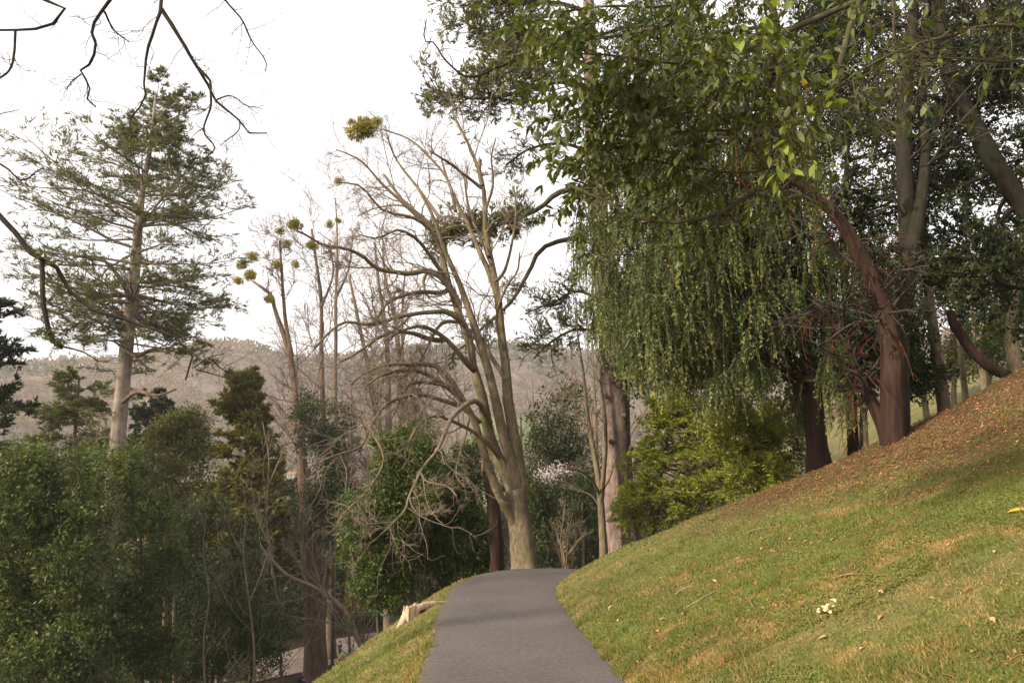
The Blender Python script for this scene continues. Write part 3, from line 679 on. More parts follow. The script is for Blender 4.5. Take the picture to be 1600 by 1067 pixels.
# ---------------------------------------------------------------- red-barked tree beside it, two stems
rb = hit(1395, 690); YR = rb[1]
rt_ = thing('red_barked_tree', 'dark reddish two-stemmed evergreen on the leaf-strewn bank', 'tree', (rb[0], rb[1], gz(rb[0], rb[1])))
RLn = [([(1396, 702), (1395, 660), (1394, 600), (1391, 523), (1369, 450), (1335, 382), (1307, 337), (1256, 292), (1200, 255), (1160, 215), (1120, 208)], -.8, 38, 8, 'bark_red'),
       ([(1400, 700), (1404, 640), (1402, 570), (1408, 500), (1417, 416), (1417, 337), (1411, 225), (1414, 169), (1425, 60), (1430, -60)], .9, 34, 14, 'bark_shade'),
       ([(1392, 704), (1378, 660), (1350, 600), (1325, 540), (1300, 500), (1270, 470)], .5, 22, 6, 'bark_red'),
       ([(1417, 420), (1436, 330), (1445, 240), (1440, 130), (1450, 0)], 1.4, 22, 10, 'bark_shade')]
rl = []
for pts, dY, w0, w1, mt in RLn:
    p, r = px_line(pts, YR, YR+dY, w0, w1, 20, .006); rl.append((p, r)); stem(rt_, 'trunk', p, r, M[mt], 14, lob=.08, rough=.03)
A, B = stack(rl, 16)
a = sprout(A, np.minimum(B, .06), 26, (.3, 1.), (.6, 1.9), (35, 75), 8, .0, .2, .5, .3, absln=True); b_ = sprout(*a, 6, (.2, 1), (.3, .6), (30, 60), 6, .0, .25, .6, .5)
twigs_part(rt_, [a, b_], M['twig_dark'])
hang = sprout(A[[0, 2]], np.minimum(B[[0, 2]], .03), 40, (.25, .95), (.4, 1.3), (50, 110), 7, -.28, .12, .35, .5, absln=True); h2 = sprout(*hang, 4, (.2, 1), (.2, .5), (20, 50), 5, -.15, .2, .7, .5)
twigs_part(rt_, [hang, h2], M['dead'], name='dead_twigs')
cb = MB(); sel = (b_[0][:, 0, 0] > P(1290, 300, YR)[0]); c_, d, t = along(b_[0][sel], 18, .2, 1.); n_ = len(c_)
leaves(cb, c_, nrm(d*.5 + rnd_dirs(n_)), nrm(rnd_dirs(n_)+np.array([0, 0, .6])), rng.uniform(.06, .10, n_), .032, np.clip(rng.normal(.45, .2, n_), 0, 1))
cb.build('crown', M['leaf_oak'], rt_, smooth=False, kind='stuff')
# ---------------------------------------------------------------- dark evergreen oak at the right, leaning trunk
YO = 13.0
op, orr = px_line([(1700, 480), (1640, 390), (1594, 315), (1560, 264), (1515, 186), (1492, 140), (1470, 60), (1455, -60)], YO, YO, 38, 22, 18, .005)
op, orr = down_to_ground(op, orr)
ot = thing('evergreen_oak', 'dark small-leaved evergreen with leaning trunk, backlit above the bank', 'tree', (*op[0, :2], gz(*op[0, :2])))
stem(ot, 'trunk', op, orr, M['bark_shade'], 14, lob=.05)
OL = [([(1515, 186), (1450, 150), (1380, 140), (1300, 150)], 1.5, 10), ([(1560, 264), (1500, 290), (1430, 290), (1340, 300)], 1, 9), ([(1594, 315), (1530, 370), (1480, 360), (1420, 380)], .6, 9), ([(1492, 140), (1540, 90), (1600, 60)], .5, 10),
      ([(1470, 60), (1400, 40), (1330, 50), (1260, 40)], 2, 10), ([(1600, 330), (1620, 250), (1600, 160), (1560, 90)], -.6, 10), ([(1640, 450), (1600, 450), (1566, 444), (1537, 416), (1504, 383)], -.5, 9), ([(1580, 290), (1560, 340), (1590, 400), (1570, 430)], .9, 7), ([(1470, 60), (1520, 20), (1580, 0)], 1.8, 9), ([(1500, 150), (1480, 220), (1450, 260)], 2, 7)]
ol = []
for pts, dY, w0 in OL:
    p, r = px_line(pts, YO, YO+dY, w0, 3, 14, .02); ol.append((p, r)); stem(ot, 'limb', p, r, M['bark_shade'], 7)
A, B = stack(ol, 14)
a = sprout(A, np.minimum(B, .04), 26, (.1, 1.), (.5, 1.6), (30, 80), 7, .0, .22, .5, .35, absln=True); b_ = sprout(*a, 7, (.2, 1), (.3, .6), (30, 65), 5, .0, .25, .6, .5)
twigs_part(ot, [a, b_], M['twig_dark'])
cb = MB(); c_, d, t = along(b_[0], 20, .1, 1.); n_ = len(c_)
leaves(cb, c_, nrm(d*.5 + rnd_dirs(n_)), nrm(rnd_dirs(n_)+np.array([0, 0, .6])), rng.uniform(.07, .115, n_), .042, np.clip(rng.normal(.45, .2, n_), 0, 1))
cb.build('crown', M['leaf_oak'], ot, smooth=False, kind='stuff')
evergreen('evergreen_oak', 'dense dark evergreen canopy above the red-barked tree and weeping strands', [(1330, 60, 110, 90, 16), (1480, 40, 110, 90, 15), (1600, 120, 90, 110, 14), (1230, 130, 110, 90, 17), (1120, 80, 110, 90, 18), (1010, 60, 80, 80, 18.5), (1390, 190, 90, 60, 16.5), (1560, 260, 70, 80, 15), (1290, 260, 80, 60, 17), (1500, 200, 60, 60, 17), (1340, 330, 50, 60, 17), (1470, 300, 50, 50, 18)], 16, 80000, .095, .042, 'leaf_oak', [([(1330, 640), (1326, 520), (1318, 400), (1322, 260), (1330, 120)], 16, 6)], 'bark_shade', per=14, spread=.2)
# ---------------------------------------------------------------- big-leaved laurel overhanging from the right
YL = 5.4
lx = 5.3; lz = gz(lx, 5.0)
lt = thing('laurel_tree', 'broad-leaved evergreen laurel branches overhanging the top of the bank', 'tree', (lx, 5.0, lz))
q = [np.array([lx, 5.0, lz-.2]), np.array([lx-.1, 5.1, lz+1.2]), np.array([lx-.4, 5.2, lz+2.4]), np.array([lx-.9, 5.3, lz+3.6]), np.array([lx-1.5, 5.3, lz+4.8])]
stem(lt, 'trunk', resample(q, 16, .006), np.linspace(.16, .06, 16), M['bark_olive'], 14, flare=.4, lob=.06)
LL = [([(1700, -120), (1500, -60), (1320, 10), (1240, 45), (1139, 91), (1063, 124), (997, 137), (911, 137), (871, 116), (835, 101)], .6, 16, 4),
      ([(1139, 92), (1073, 99), (1022, 96), (947, 86), (900, 84)], -.5, 6, 3),
      ([(1700, -60), (1500, -90), (1350, -10), (1325, 60), (1290, 157), (1234, 253), (1194, 288), (1144, 324), (1083, 347), (997, 342), (947, 314), (886, 288)], .5, 14, 4),
      ([(1400, -120), (1220, -60), (1101, 0), (1063, 30), (972, 56), (896, 66), (850, 80)], .9, 10, 3),
      ([(1250, -60), (1150, -20), (1040, 10), (950, 10), (870, 20)], -.6, 9, 3),
      ([(1700, 60), (1560, 40), (1470, 60), (1395, 84), (1330, 120), (1290, 150)], -.8, 9, 3),
      ([(1394, -40), (1396, 20), (1397, 84), (1410, 140)], -.4, 7, 3),
      ([(1240, 160), (1160, 200), (1080, 205), (1000, 215), (930, 205)], .3, 6, 2),
      ([(1234, 253), (1160, 270), (1080, 262), (1010, 250), (940, 250)], .7, 6, 2),
      ([(1220, 20), (1200, 80), (1190, 120)], -.6, 5, 2),
      ([(1700, 20), (1600, 90), (1510, 92), (1440, 90)], -1.0, 6, 2),
      ([(1139, 92), (1120, 150), (1060, 180), (990, 175)], .2, 6, 2),
      ([(1290, 157), (1260, 130), (1220, 170), (1200, 215)], -.5, 5, 2)]
ll = []
for pts, dY, w0, w1 in LL:
    p, r = px_line(pts, YL, YL+dY, w0, w1, 18, .008); ll.append((p, r)); stem(lt, 'limb', p, r, M['bark_olive'], 9)
bp, br2 = px_line([(850, -60), (820, 0), (810, 42), (807, 79), (789, 102), (757, 110), (742, 142)], YL+1.2, YL+1.2, 11, 3, 18, .012); stem(lt, 'limb', bp, br2, M['bark_dark'], 9)
bq, br3 = px_line([(778, 104), (736, 121), (700, 100), (679, 68), (663, 63), (666, 31)], YL+1.2, YL+1.0, 5, 2, 16, .02); stem(lt, 'limb', bq, br3, M['bark_dark'], 7)
A, B = stack(ll, 16)
wts = sprout(A, np.minimum(B, .014), 22, (.22, 1.), (.3, .95), (25, 70), 8, -.03, .15, .5, .45, absln=True, rmin=.003)
w2 = sprout(*wts, 4, (.2, 1.), (.18, .42), (25, 60), 6, -.03, .18, .7, .5, absln=True, rmin=.0022)
bt = sprout(*stack([(bp, br2), (bq, br3)], 16), 7, (.2, 1.), (.15, .4), (30, 70), 7, -.02, .25, .5, .5, absln=True, rmin=.002)
wi = MB(); tubes(wi, *wts, 4, cap=False); tubes(wi, *w2, 3, cap=False); tubes(wi, *bt, 3, cap=False); wi.build('twigs', M['bark_olive'], lt, kind='stuff')
# leaves sit in whorls towards the twig ends
cA, dA, tA = along(wts[0], 8, .35, 1.); cB, dB, tB = along(w2[0], 7, .25, 1.)
c_ = np.concatenate([cA, cB]); d = np.concatenate([dA, dB]); n_ = len(c_)
px_, py_ = proj(c_); keep = (c_[:, 1] > 3.2) & (px_ < 1720) & (py_ > -140)
# thinner towards the right, where only stray leaves hang in front of the dark trees
keep &= rng.random(n_) < np.interp(px_, [800, 1180, 1330, 1700], [1, 1, .24, .10]); c_, d, px_, py_ = c_[keep], d[keep], px_[keep], py_[keep]; n_ = len(c_)
ld = nrm(d*.55 + rnd_dirs(n_)*.75 + np.array([0, 0, -.35])); up = nrm(rnd_dirs(n_)*.75 + np.array([0, 0, 1.])); Ls = rng.uniform(.058, .112, n_); tn = np.clip(rng.normal(.5, .2, n_), 0, .97)
def leaf_template(curl=.25, fold=.16, wd=.36):
    """a pointed leaf along +x, folded on its midrib and curled: 5 stations"""
    s = np.array([0, .18, .45, .72, 1.]); w = np.array([.02, .62, 1.0, .7, .0])*wd*.5; z = -curl*s*s*.5
    v = [];
    for a, b_2, c2 in zip(s, w, z): v += [(a, b_2, c2 + fold*b_2), (a, 0, c2), (a, -b_2, c2 + fold*b_2)]
    q_ = [];
    for k in range(4):
        b0 = 3*k; q_ += [(b0, b0+3, b0+4, b0+1), (b0+1, b0+4, b0+5, b0+2)]
    return np.array(v), np.array(q_)
vis = (px_ > 20) & (px_ < 1590) & (py_ > 5); size = np.where(vis, Ls/c_[:, 1], 0); order = np.argsort(-size); big = np.zeros(n_, bool); big[order[:300]] = True
tmpl = [leaf_template(rng.uniform(.05, .5), rng.uniform(.1, .5), rng.uniform(.34, .44)) for _ in range(6)]
lm = []
for v, q_ in tmpl:
    for mt in ('leaf_green', 'leaf_lime', 'leaf_gold'):
        me = MB().add(v, q_, tint=rng.random()).mesh('leaf', M[mt], True); lm.append(me)
sx = nrm(np.cross(up, ld)); uz = np.cross(ld, sx)
limes = np.minimum.reduce([np.hypot(px_-a, (py_-b)*.8) for a, b in ((1192, 80), (1510, 92), (1335, 130), (1372, 165), (1240, 250), (1205, 40))])
for i in np.nonzero(big)[0]:
    lim = limes[i] < 48 or rng.random() < .04; g = rng.random() < .012
    o = bpy.data.objects.new('leaf', lm[int(rng.integers(6))*3 + (2 if g else 1 if lim else 0)]); COL.objects.link(o); o.parent = lt
    mt = Matrix(((*(ld[i]*Ls[i]),), (*(sx[i]*Ls[i]),), (*(uz[i]*Ls[i]),))).transposed().to_4x4(); mt.translation = Vector(c_[i]) - Vector(lt.location); o.matrix_local = mt
cb = MB(); idx = np.nonzero(~big)[0]
for k, (v, q_) in enumerate(tmpl):
    j = idx[k::6]; m_ = len(j)
    W_ = c_[j][:, None] + Ls[j][:, None, None]*(v[None, :, :1]*ld[j][:, None] + v[None, :, 1:2]*sx[j][:, None] + v[None, :, 2:]*uz[j][:, None])
    cb.add(W_.reshape(-1, 3), (q_[None] + (np.arange(m_)*len(v))[:, None, None]).reshape(-1, 4), tint=np.repeat(tn[j], len(v)))
cb.build('crown', M['leaf_laurel'], lt, kind='stuff')
print('laurel leaves', n_)

# ---------------------------------------------------------------- bare branches hanging in from the upper left
YB = 6.5
bx = -7.6; bz = gz(bx, 5.4)
bt_ = thing('overhanging_tree', 'dark bare branches of an overhanging tree against the white sky', 'tree', (bx, 5.4, bz))
q = [np.array([bx, 5.4, bz-.3]), np.array([bx+.1, 5.5, bz+2.5]), np.array([bx+.3, 5.6, bz+5]), np.array([bx+.6, 5.9, bz+7.5]), np.array([bx+1.2, 6.2, bz+10])]
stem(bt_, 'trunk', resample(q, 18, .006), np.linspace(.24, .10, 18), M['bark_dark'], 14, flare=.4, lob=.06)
BL = [([(-320, 150), (-150, 240), (0, 336), (39, 388), (84, 412), (100, 446), (136, 478), (163, 493), (210, 500), (231, 512), (273, 525), (300, 556), (306, 577), (290, 594)], .3, 15, 2.5),
      ([(66, 405), (66, 425), (68, 472), (79, 525), (97, 543)], 0, 8, 7), ([(97, 541), (130, 550), (150, 562), (168, 566)], 0, 3, 1.5),
      ([(304, 574), (325, 559), (350, 553)], -.2, 2.5, 1), ([(306, 577), (331, 584), (369, 594)], .2, 2.5, 1), ([(330, 560), (345, 575), (372, 590)], .2, 2, 1),
      ([(-260, -160), (-60, -60), (63, -2), (100, 8), (97, 24), (84, 38), (47, 47), (0, 47), (-30, 52)], .2, 8, 4), ([(24, 48), (22, 84), (16, 108), (0, 122), (-20, 130)], 0, 5, 3),
      ([(220, -120), (195, -40), (171, 0), (144, 42), (150, 73), (142, 100), (123, 113), (141, 131), (135, 152), (150, 168)], .4, 8, 2.5), ([(163, 18), (178, 47), (202, 66)], .3, 4, 2), ([(127, 116), (112, 128), (104, 140)], 0, 3, 1.5),
      ([(300, -120), (262, -40), (252, 0), (251, 18), (241, 47), (228, 89), (225, 131), (226, 157), (205, 184), (202, 205), (213, 216)], -.3, 9, 2),
      ([(252, 14), (283, 63), (310, 108), (328, 139), (336, 157), (375, 189), (388, 207), (417, 208)], .4, 8, 2), ([(310, 106), (328, 126), (329, 142), (329, 168), (318, 205), (336, 231), (318, 249)], .2, 5, 2),
      ([(310, -80), (352, 0), (378, 31), (394, 66), (415, 94), (415, 112)], .3, 5, 2), ([(-140, 180), (0, 257), (21, 273), (39, 283), (52, 272), (68, 262)], 0, 6, 2), ([(-40, 185), (0, 178), (30, 172)], 0, 3, 1), ([(336, 157), (360, 150), (385, 165), (410, 170)], -.3, 3, 1.2), ([(375, 189), (372, 205), (350, 222)], .2, 2.5, 1)]
bl2 = []
for k, (pts, dY, w0, w1) in enumerate(BL):
    p, r = px_line(pts, YB, YB+dY, w0, w1, 20, .012); bl2.append((p, r)); stem(bt_, 'limb', p, r, M['bark_dark'], 9 if w0 > 5 else 6, rough=.06)
A, B = stack(bl2, 16)
a = sprout(A, np.minimum(B, .009), 10, (.25, 1.), (.12, .5), (35, 75), 8, .0, .26, .45, .4, absln=True, rmin=.0018); b_ = sprout(*a, 4, (.2, 1.), (.06, .2), (30, 60), 5, .01, .28, .7, .6, absln=True, rmin=.0012)
twigs_part(bt_, [a, b_], M['twig_dark'])
mo = MB()                                       # moss cushions on the old limb
for q in ((84, 530), (78, 522), (92, 540), (66, 400), (80, 408), (60, 395)):
    c_ = P(q[0], q[1], YB-.02); k = 70; d = rnd_dirs(k); leaves(mo, c_ + d*.02, d, rnd_dirs(k), .028, .012, rng.random(k))
mo.build('moss', M['leaf_olive'], bt_, smooth=False, kind='stuff')

# ---------------------------------------------------------------- mid-distance bare trees
YM = 50.8
def tree_from_px(name, label, Y, lines_, mat, tw, tn=10, n2=6, n3=5, ln=(.25, .5), cat='tree', group=None, fine=.01, tr=(.45, 1.), absln=False, trop=.06):
    ls = []
    for k, (pts, w0, w1) in enumerate(lines_):
        p, r = px_line(pts, Y, Y + (0 if k == 0 else rng.uniform(-1.5, 1.5)), w0, w1, 18, .006)
        if k == 0: p, r = down_to_ground(p, r)
        ls.append((p, r))
    p = ls[0][0]; root = thing(name, label, cat, (*p[0, :2], gz(*p[0, :2])), group)
    for k, (p, r) in enumerate(ls): stem(root, 'trunk' if k == 0 else 'limb', p, r, M[mat], 14 if k == 0 else 8, flare=.35 if k == 0 else 0, lob=.05 if k == 0 else 0)
    A, B = stack(ls, 16)
    a = sprout(A, B*.6, tn, tr, ln, (25, 60), 8, trop, .16, .5, .35, absln=absln, rmin=fine); b_ = sprout(*a, n2, (.2, 1), (.3, .6), (25, 55), 6, .05, .2, .6, .5, rmin=fine*.8); c3 = sprout(*b_, n3, (.2, 1), (.4, .8), (25, 55), 4, .04, .2, .7, .6, rmin=fine*.6)
    twigs_part(root, [a, b_, c3], M[tw]); return root
tree_from_px('bare_tree', 'bare tree with thick reddish-brown trunk standing on the lower terrace', YM, [
    ([(494, 1044), (493, 1000), (491, 940), (481, 861), (476, 777), (469, 688), (461, 599), (449, 540), (433, 496), (422, 458), (396, 440)], 29, 4),
    ([(493, 960), (496, 925), (498, 836), (506, 737), (503, 599), (502, 552), (502, 466), (493, 402), (487, 358)], 13, 4),
    ([(500, 960), (508, 915), (513, 882)], 11, 9), ([(478, 858), (474, 846), (444, 807), (420, 762), (405, 723)], 8, 3), ([(456, 557), (446, 500), (441, 436), (437, 376)], 8, 3), ([(484, 900), (470, 850), (455, 800)], 5, 2), ([(502, 480), (520, 430), (516, 380)], 5, 2)], 'bark_brown', 'twig_pink', 14, 8, 6, (.12, .32), fine=.027)
tree_from_px('bare_tree', 'slender bare tree just behind the thick brown trunk', 56, [([(522, 800), (523, 700), (524, 604), (525, 466), (527, 370), (524, 310)], 10, 2), ([(525, 466), (545, 420), (552, 360)], 4, 2)], 'bark_tan', 'twig_pink', 16, 7, 6, (.14, .3), fine=.022, group='slender bare trees beyond the holly')
for k, (lb, pts, Y) in enumerate([('pale slender bare trunk leaning over the holly tree', [(604, 780), (600, 733), (595, 688), (582, 614), (568, 540), (556, 480), (545, 430)], 44),
        ('straight bare trunk in the middle of three behind the holly', [(609, 780), (607, 678), (605, 540), (599, 488), (590, 432), (586, 380)], 46), ('straight bare trunk closest to the forked tree behind the holly', [(628, 780), (627, 678), (622, 540), (612, 475), (602, 436), (598, 385)], 47), ('thin bare tree touching the forked tree branches', [(640, 760), (636, 650), (629, 557), (629, 475), (634, 420)], 52)]):
    tree_from_px('bare_tree', lb, Y, [(pts, 13 if k < 3 else 7, 3)], 'bark_tan', 'twig_pink', 24, 7, 5, (.12, .28), fine=.018, tr=(.4, 1.), group='slender bare trees beyond the holly')
# curved coppice tree by the lower path
tree_from_px('leaning_tree', 'curved leaning trunk with many thin shoots beside the lower path', 34, [([(566, 1012), (556, 992), (548, 970), (536, 950), (512, 930), (480, 912), (452, 900), (430, 880), (412, 860)], 9, 3), ([(566, 1010), (572, 980), (585, 960), (598, 925)], 3, 1), ([(567, 1010), (578, 985), (592, 955), (602, 935)], 2.5, 1), ([(566, 1008), (564, 970), (560, 930)], 2.5, 1), ([(568, 1008), (570, 960), (568, 900)], 2.5, 1), ([(456, 902), (440, 925), (434, 960)], 3, 1), ([(480, 912), (460, 870), (440, 850)], 3, 1)], 'bark_tan', 'twig', 9, 5, 4, (.25, .6), fine=.007)
# twin-stemmed slim tree by the fir
tree_from_px('slim_tree', 'slim pale twin-stemmed tree standing close beside the fir trunk', 20.6, [([(943, 858), (941, 820), (938, 780), (934, 740), (925, 690), (917, 640), (912, 590), (905, 540), (898, 480)], 12, 2), ([(939, 785), (943, 740), (947, 690), (944, 640), (938, 590), (945, 540)], 8, 2), ([(938, 775), (925, 750), (905, 735), (882, 733)], 5, 2), ([(941, 800), (925, 775), (900, 765), (880, 762)], 3, 1), ([(940, 770), (955, 740), (962, 715)], 4, 2)], 'bark_tan', 'twig', 9, 5, 4, (.14, .34), fine=.005)
tree_from_px('slim_tree', 'darker slim trunk half hidden between twin stems and fir', 22.6, [([(958, 850), (956, 780), (954, 700), (950, 620), (946, 540), (940, 470)], 13, 4)], 'bark_brown', 'twig', 8, 4, 3, (.1, .25), fine=.006)
tree_from_px('bare_sapling', 'bare sapling clump standing in shadow at the end of the path', 21, [([(884, 886), (880, 862), (872, 838), (864, 815)], 4, 1), ([(884, 886), (890, 862), (905, 842), (920, 832)], 3, 1), ([(882, 886), (876, 850), (880, 810), (884, 780)], 2.5, 1), ([(885, 886), (888, 840), (895, 800)], 2.5, 1), ([(880, 886), (868, 850), (850, 820)], 2, 1)], 'bark_tan', 'twig', 7, 4, 3, (.3, .6), fine=.004, tr=(.25, 1.), cat='sapling')
for lb, Y, ls in [('thin bare sapling in front of the dark laurel thicket', 30, [([(398, 1070), (396, 1000), (388, 930), (380, 860), (384, 800), (376, 740)], 4, 1), ([(390, 940), (410, 890), (424, 840)], 2.5, 1), ([(382, 870), (360, 830), (348, 790)], 2.5, 1)]),
                  ('thin forked bare sapling beside the slim olive-green tree', 28, [([(320, 1070), (318, 1000), (326, 930), (318, 860), (322, 800)], 3.5, 1), ([(322, 940), (340, 900), (352, 860)], 2, 1)]),
                  ('spindly bare sapling leaning between brown trunk and holly', 36, [([(546, 1000), (540, 930), (548, 860), (542, 790), (550, 730)], 4, 1), ([(544, 900), (560, 850), (566, 800)], 2, 1)]),
                  ('pale bare sapling standing before the yellow-green cypress', 34, [([(440, 1060), (436, 960), (424, 880), (416, 800), (420, 720), (410, 660)], 4, 1), ([(420, 850), (400, 800), (392, 750)], 2.5, 1), ([(418, 760), (440, 710), (452, 670)], 2.5, 1)])]:
    tree_from_px('bare_sapling', lb, Y, ls, 'bark_tan', 'twig', 14, 5, 4, (.12, .3), fine=.006, tr=(.25, 1.), cat='sapling', group='thin bare saplings on the slope')
# dead snag left of the forked tree
p, r = px_line([(776, 900), (776, 850), (772, 800), (766, 760), (760, 735)], 21.5, 21.5, 21, 16, 14, .004); p, r = down_to_ground(p, r)
sg = thing('dead_snag', 'broken dead reddish trunk just behind the forked tree', 'dead tree', (*p[0, :2], gz(*p[0, :2]))); stem(sg, 'trunk', p, r, M['bark_red'], 14, lob=.1, rough=.06)
mb = MB()
for k in range(9):
    e = p[-1] + np.array([rng.uniform(-.14, .14), rng.uniform(-.12, .12), -.15]); tubes(mb, np.array([e, e+[0, 0, .25], e+[rng.uniform(-.05, .05), 0, rng.uniform(.4, .75)]]), np.array([.05, .04, .005]), 5)
mb.build('splinters', M['stick'], sg, kind='stuff')

# ---------------------------------------------------------------- mistletoe balls
ML = [(566, 203, 26, 17.5, 'forked tree'), (590, 190, 10, 17.6, 'forked tree'), (548, 190, 7, 17.4, 'forked tree'), (528, 283, 9, 17.2, 'forked tree'), (461, 350, 15, 15.0, 'forked tree'), (437, 360, 9, 15.0, 'forked tree'), (484, 383, 10, 15.2, 'forked tree'),
      (380, 415, 11, 49, 0), (396, 402, 12, 49, 0), (392, 430, 14, 49, 0), (372, 438, 10, 49, 0), (434, 415, 11, 50, 0), (447, 380, 10, 50, 0), (490, 385, 12, 50, 0), (462, 413, 9, 50, 0), (424, 468, 12, 50, 0), (515, 350, 9, 50, 0), (530, 345, 8, 51, 0), (552, 470, 6, 46, 0), (622, 453, 7, 46, 0)]
nm_tree = {0: 'the thick brown-trunked tree'}
LBL = ['largest golden mistletoe ball at the tip of the forked tree', 'small mistletoe tuft just above the largest golden ball', 'tiny mistletoe tuft beside the largest golden ball, outermost', 'lone small mistletoe tuft on a long branch of the forked tree', 'mistletoe ball at the end of the long arching limb', 'mistletoe tuft hanging below the end of the arching limb', 'mistletoe tuft halfway along the end of the arching limb',
       'round mistletoe ball, upper one of the outer cluster', 'mistletoe ball topmost in the outer cluster of the brown-trunked tree', 'biggest mistletoe ball of the outer cluster', 'lowest outermost mistletoe ball of the outer cluster', 'mistletoe ball between the outer cluster and the upright stems', 'mistletoe ball high on the thin upright limb', 'mistletoe ball at the top of the second brown stem', 'mistletoe ball under the thin upright limb', 'mistletoe ball at the fork below the outer cluster', 'mistletoe tuft beside the top of the slender tree', 'mistletoe tuft on the crown of the slender tree', 'mistletoe tuft on the leaning slender trunk', 'mistletoe tuft on the trunk by the forked tree']
for (px, py, rp, Y, w), lb in zip(ML, LBL):
    c_ = P(px, py, Y); rad = pxs(Y, rp); mb = MB(); k = int(420 + rp*40)
    d = rnd_dirs(k); f = rng.random(k)**.45; sub = np.r_[[[0, 0, 0]], rnd_dirs(5)*.55*np.array([1, 1, .7])]*rad; pp = c_ + sub[rng.integers(6, size=k)] + d*rad*(f*rng.uniform(.35, .6))[:, None]*np.array([1, 1, .85])
    s = rng.uniform(.25, .5, k)*rad*.7; leaves(mb, pp, nrm(d + rnd_dirs(k)*.8), rnd_dirs(k), s, s*.3, rng.random(k))
    tubes(mb, np.stack([np.repeat(c_[None], 14, 0), c_ + rnd_dirs(14)*rad*.5, c_ + rnd_dirs(14)*rad*.9], 1), np.full((14, 3), rad*.02), 3, .1, cap=False)
    tag(mb.build('mistletoe', M['mistletoe'], None, False), lb, 'mistletoe', 'mistletoe balls in the bare trees')

# ---------------------------------------------------------------- evergreens on the slope
evergreen('evergreen_tree', 'big round-topped evergreen filling the lower corner under the dark boughs', [(36, 745, 62, 58), (108, 742, 58, 52), (20, 840, 66, 84), (112, 832, 62, 74), (50, 935, 84, 84), (126, 940, 60, 84), (40, 1030, 90, 60), (140, 1040, 70, 60), (-30, 800, 56, 100)], 24, 56000, .15, .066, 'leaf_bush', [([(60, 1060), (64, 960), (70, 860), (76, 780)], 9, 4), ([(110, 1060), (118, 960), (112, 860)], 6, 3)], tb=.03)
evergreen('evergreen_tree', 'evergreen holly in front of the tall conifer trunk', [(214, 800, 46, 46), (228, 880, 50, 62), (206, 960, 56, 70), (232, 1030, 50, 50), (196, 740, 26, 34)], 27, 26000, .15, .066, 'leaf_bush', [([(222, 1060), (224, 960), (220, 840)], 6, 3)], tb=.04)
evergreen('olive_tree_crown', 'thin olive-green tree on a slim upright stem', [(262, 690, 44, 46), (284, 745, 44, 48), (250, 770, 36, 44), (300, 690, 26, 40)], 31, 17000, .16, .06, 'leaf_olive', [([(256, 1060), (258, 960), (257, 880), (262, 780), (266, 720)], 9, 4), ([(272, 1060), (271, 900), (268, 800)], 5, 3)], 'bark_tan', per=10)
bpy.data.objects['olive_tree_crown'].name = 'olive_green_tree'
evergreen('evergreen_tree', 'shadowy evergreen below the yellow-green cypress', [(330, 840, 48, 52), (372, 880, 48, 70), (322, 930, 50, 60), (345, 1000, 60, 60), (400, 960, 44, 60), (300, 880, 30, 60), (290, 1010, 44, 60)], 36, 26000, .18, .075, 'leaf_deep', [([(345, 1050), (352, 980), (360, 900)], 6, 3)], tb=.05)
evergreen('evergreen_tree', 'dark ivy-clad holly crown around the bare twin stems', [(505, 668, 40, 50), (522, 730, 44, 56), (476, 640, 26, 32), (534, 790, 40, 50), (505, 800, 30, 60)], 47, 16000, .22, .09, 'leaf_deep', [([(520, 1000), (520, 900), (518, 800), (512, 700)], 5, 2)], tb=.02)
evergreen('holly_tree', 'glossy holly left of the forked tree with slim crooked stems', [(602, 862, 46, 50), (588, 800, 44, 48), (634, 770, 46, 54), (646, 705, 40, 42), (618, 920, 46, 36), (560, 850, 22, 40), (606, 720, 26, 36)], 21, 32000, .125, .055, 'leaf_holly', [([(648, 946), (640, 905), (628, 860), (622, 800)], 5, 2.5), ([(662, 938), (664, 880), (668, 830), (664, 790)], 3.5, 2), ([(592, 1000), (590, 950), (600, 880)], 5, 3)])
evergreen('holly_tree', 'broad dark holly directly behind the path edge and forked trunk', [(700, 772, 54, 58), (722, 842, 50, 60), (686, 880, 56, 48), (738, 728, 24, 34), (752, 880, 24, 40), (668, 820, 36, 50)], 22.5, 32000, .125, .055, 'leaf_holly', [([(694, 925), (696, 880), (700, 820)], 4, 2), ([(726, 915), (724, 850), (720, 790)], 4, 2)], tb=-.03)
evergreen('evergreen_tree', 'dark evergreen beyond the end of the path behind the blossom', [(868, 690, 50, 50), (846, 765, 40, 60), (904, 760, 44, 70), (866, 850, 50, 50), (925, 840, 40, 50), (834, 840, 26, 60), (880, 630, 34, 34)], 33, 22000, .17, .07, 'leaf_deep', [([(866, 900), (868, 820), (870, 720)], 6, 3)], tb=.03)
evergreen('evergreen_tree', 'shaded evergreen behind the holly and lower path', [(560, 900, 50, 60), (520, 950, 40, 50), (600, 960, 60, 40), (480, 880, 34, 60), (440, 930, 36, 70), (400, 1010, 44, 36), (650, 900, 46, 50)], 76, 22000, .34, .14, 'leaf_deep', [([(560, 1000), (556, 920), (552, 860)], 6, 3)])
evergreen('shrub', 'low green shrub at the foot of the dark woods by the lower path', [(520, 1000, 20, 12), (495, 1012, 20, 10), (508, 990, 16, 12)], 66, 3000, .2, .09, 'leaf_bush', [([(510, 1008), (509, 1002), (508, 996)], 2, 1)], cat='shrub')
evergreen('evergreen_shrub', 'dark shrub on the bank behind the fir and pale green yew', [(1050, 800, 26, 36), (1090, 770, 30, 40), (1160, 740, 40, 40), (1010, 760, 26, 50), (1230, 690, 50, 50)], 24, 9000, .14, .05, 'leaf_deep', [([(1050, 850), (1052, 800), (1060, 760)], 5, 2)], cat='shrub')
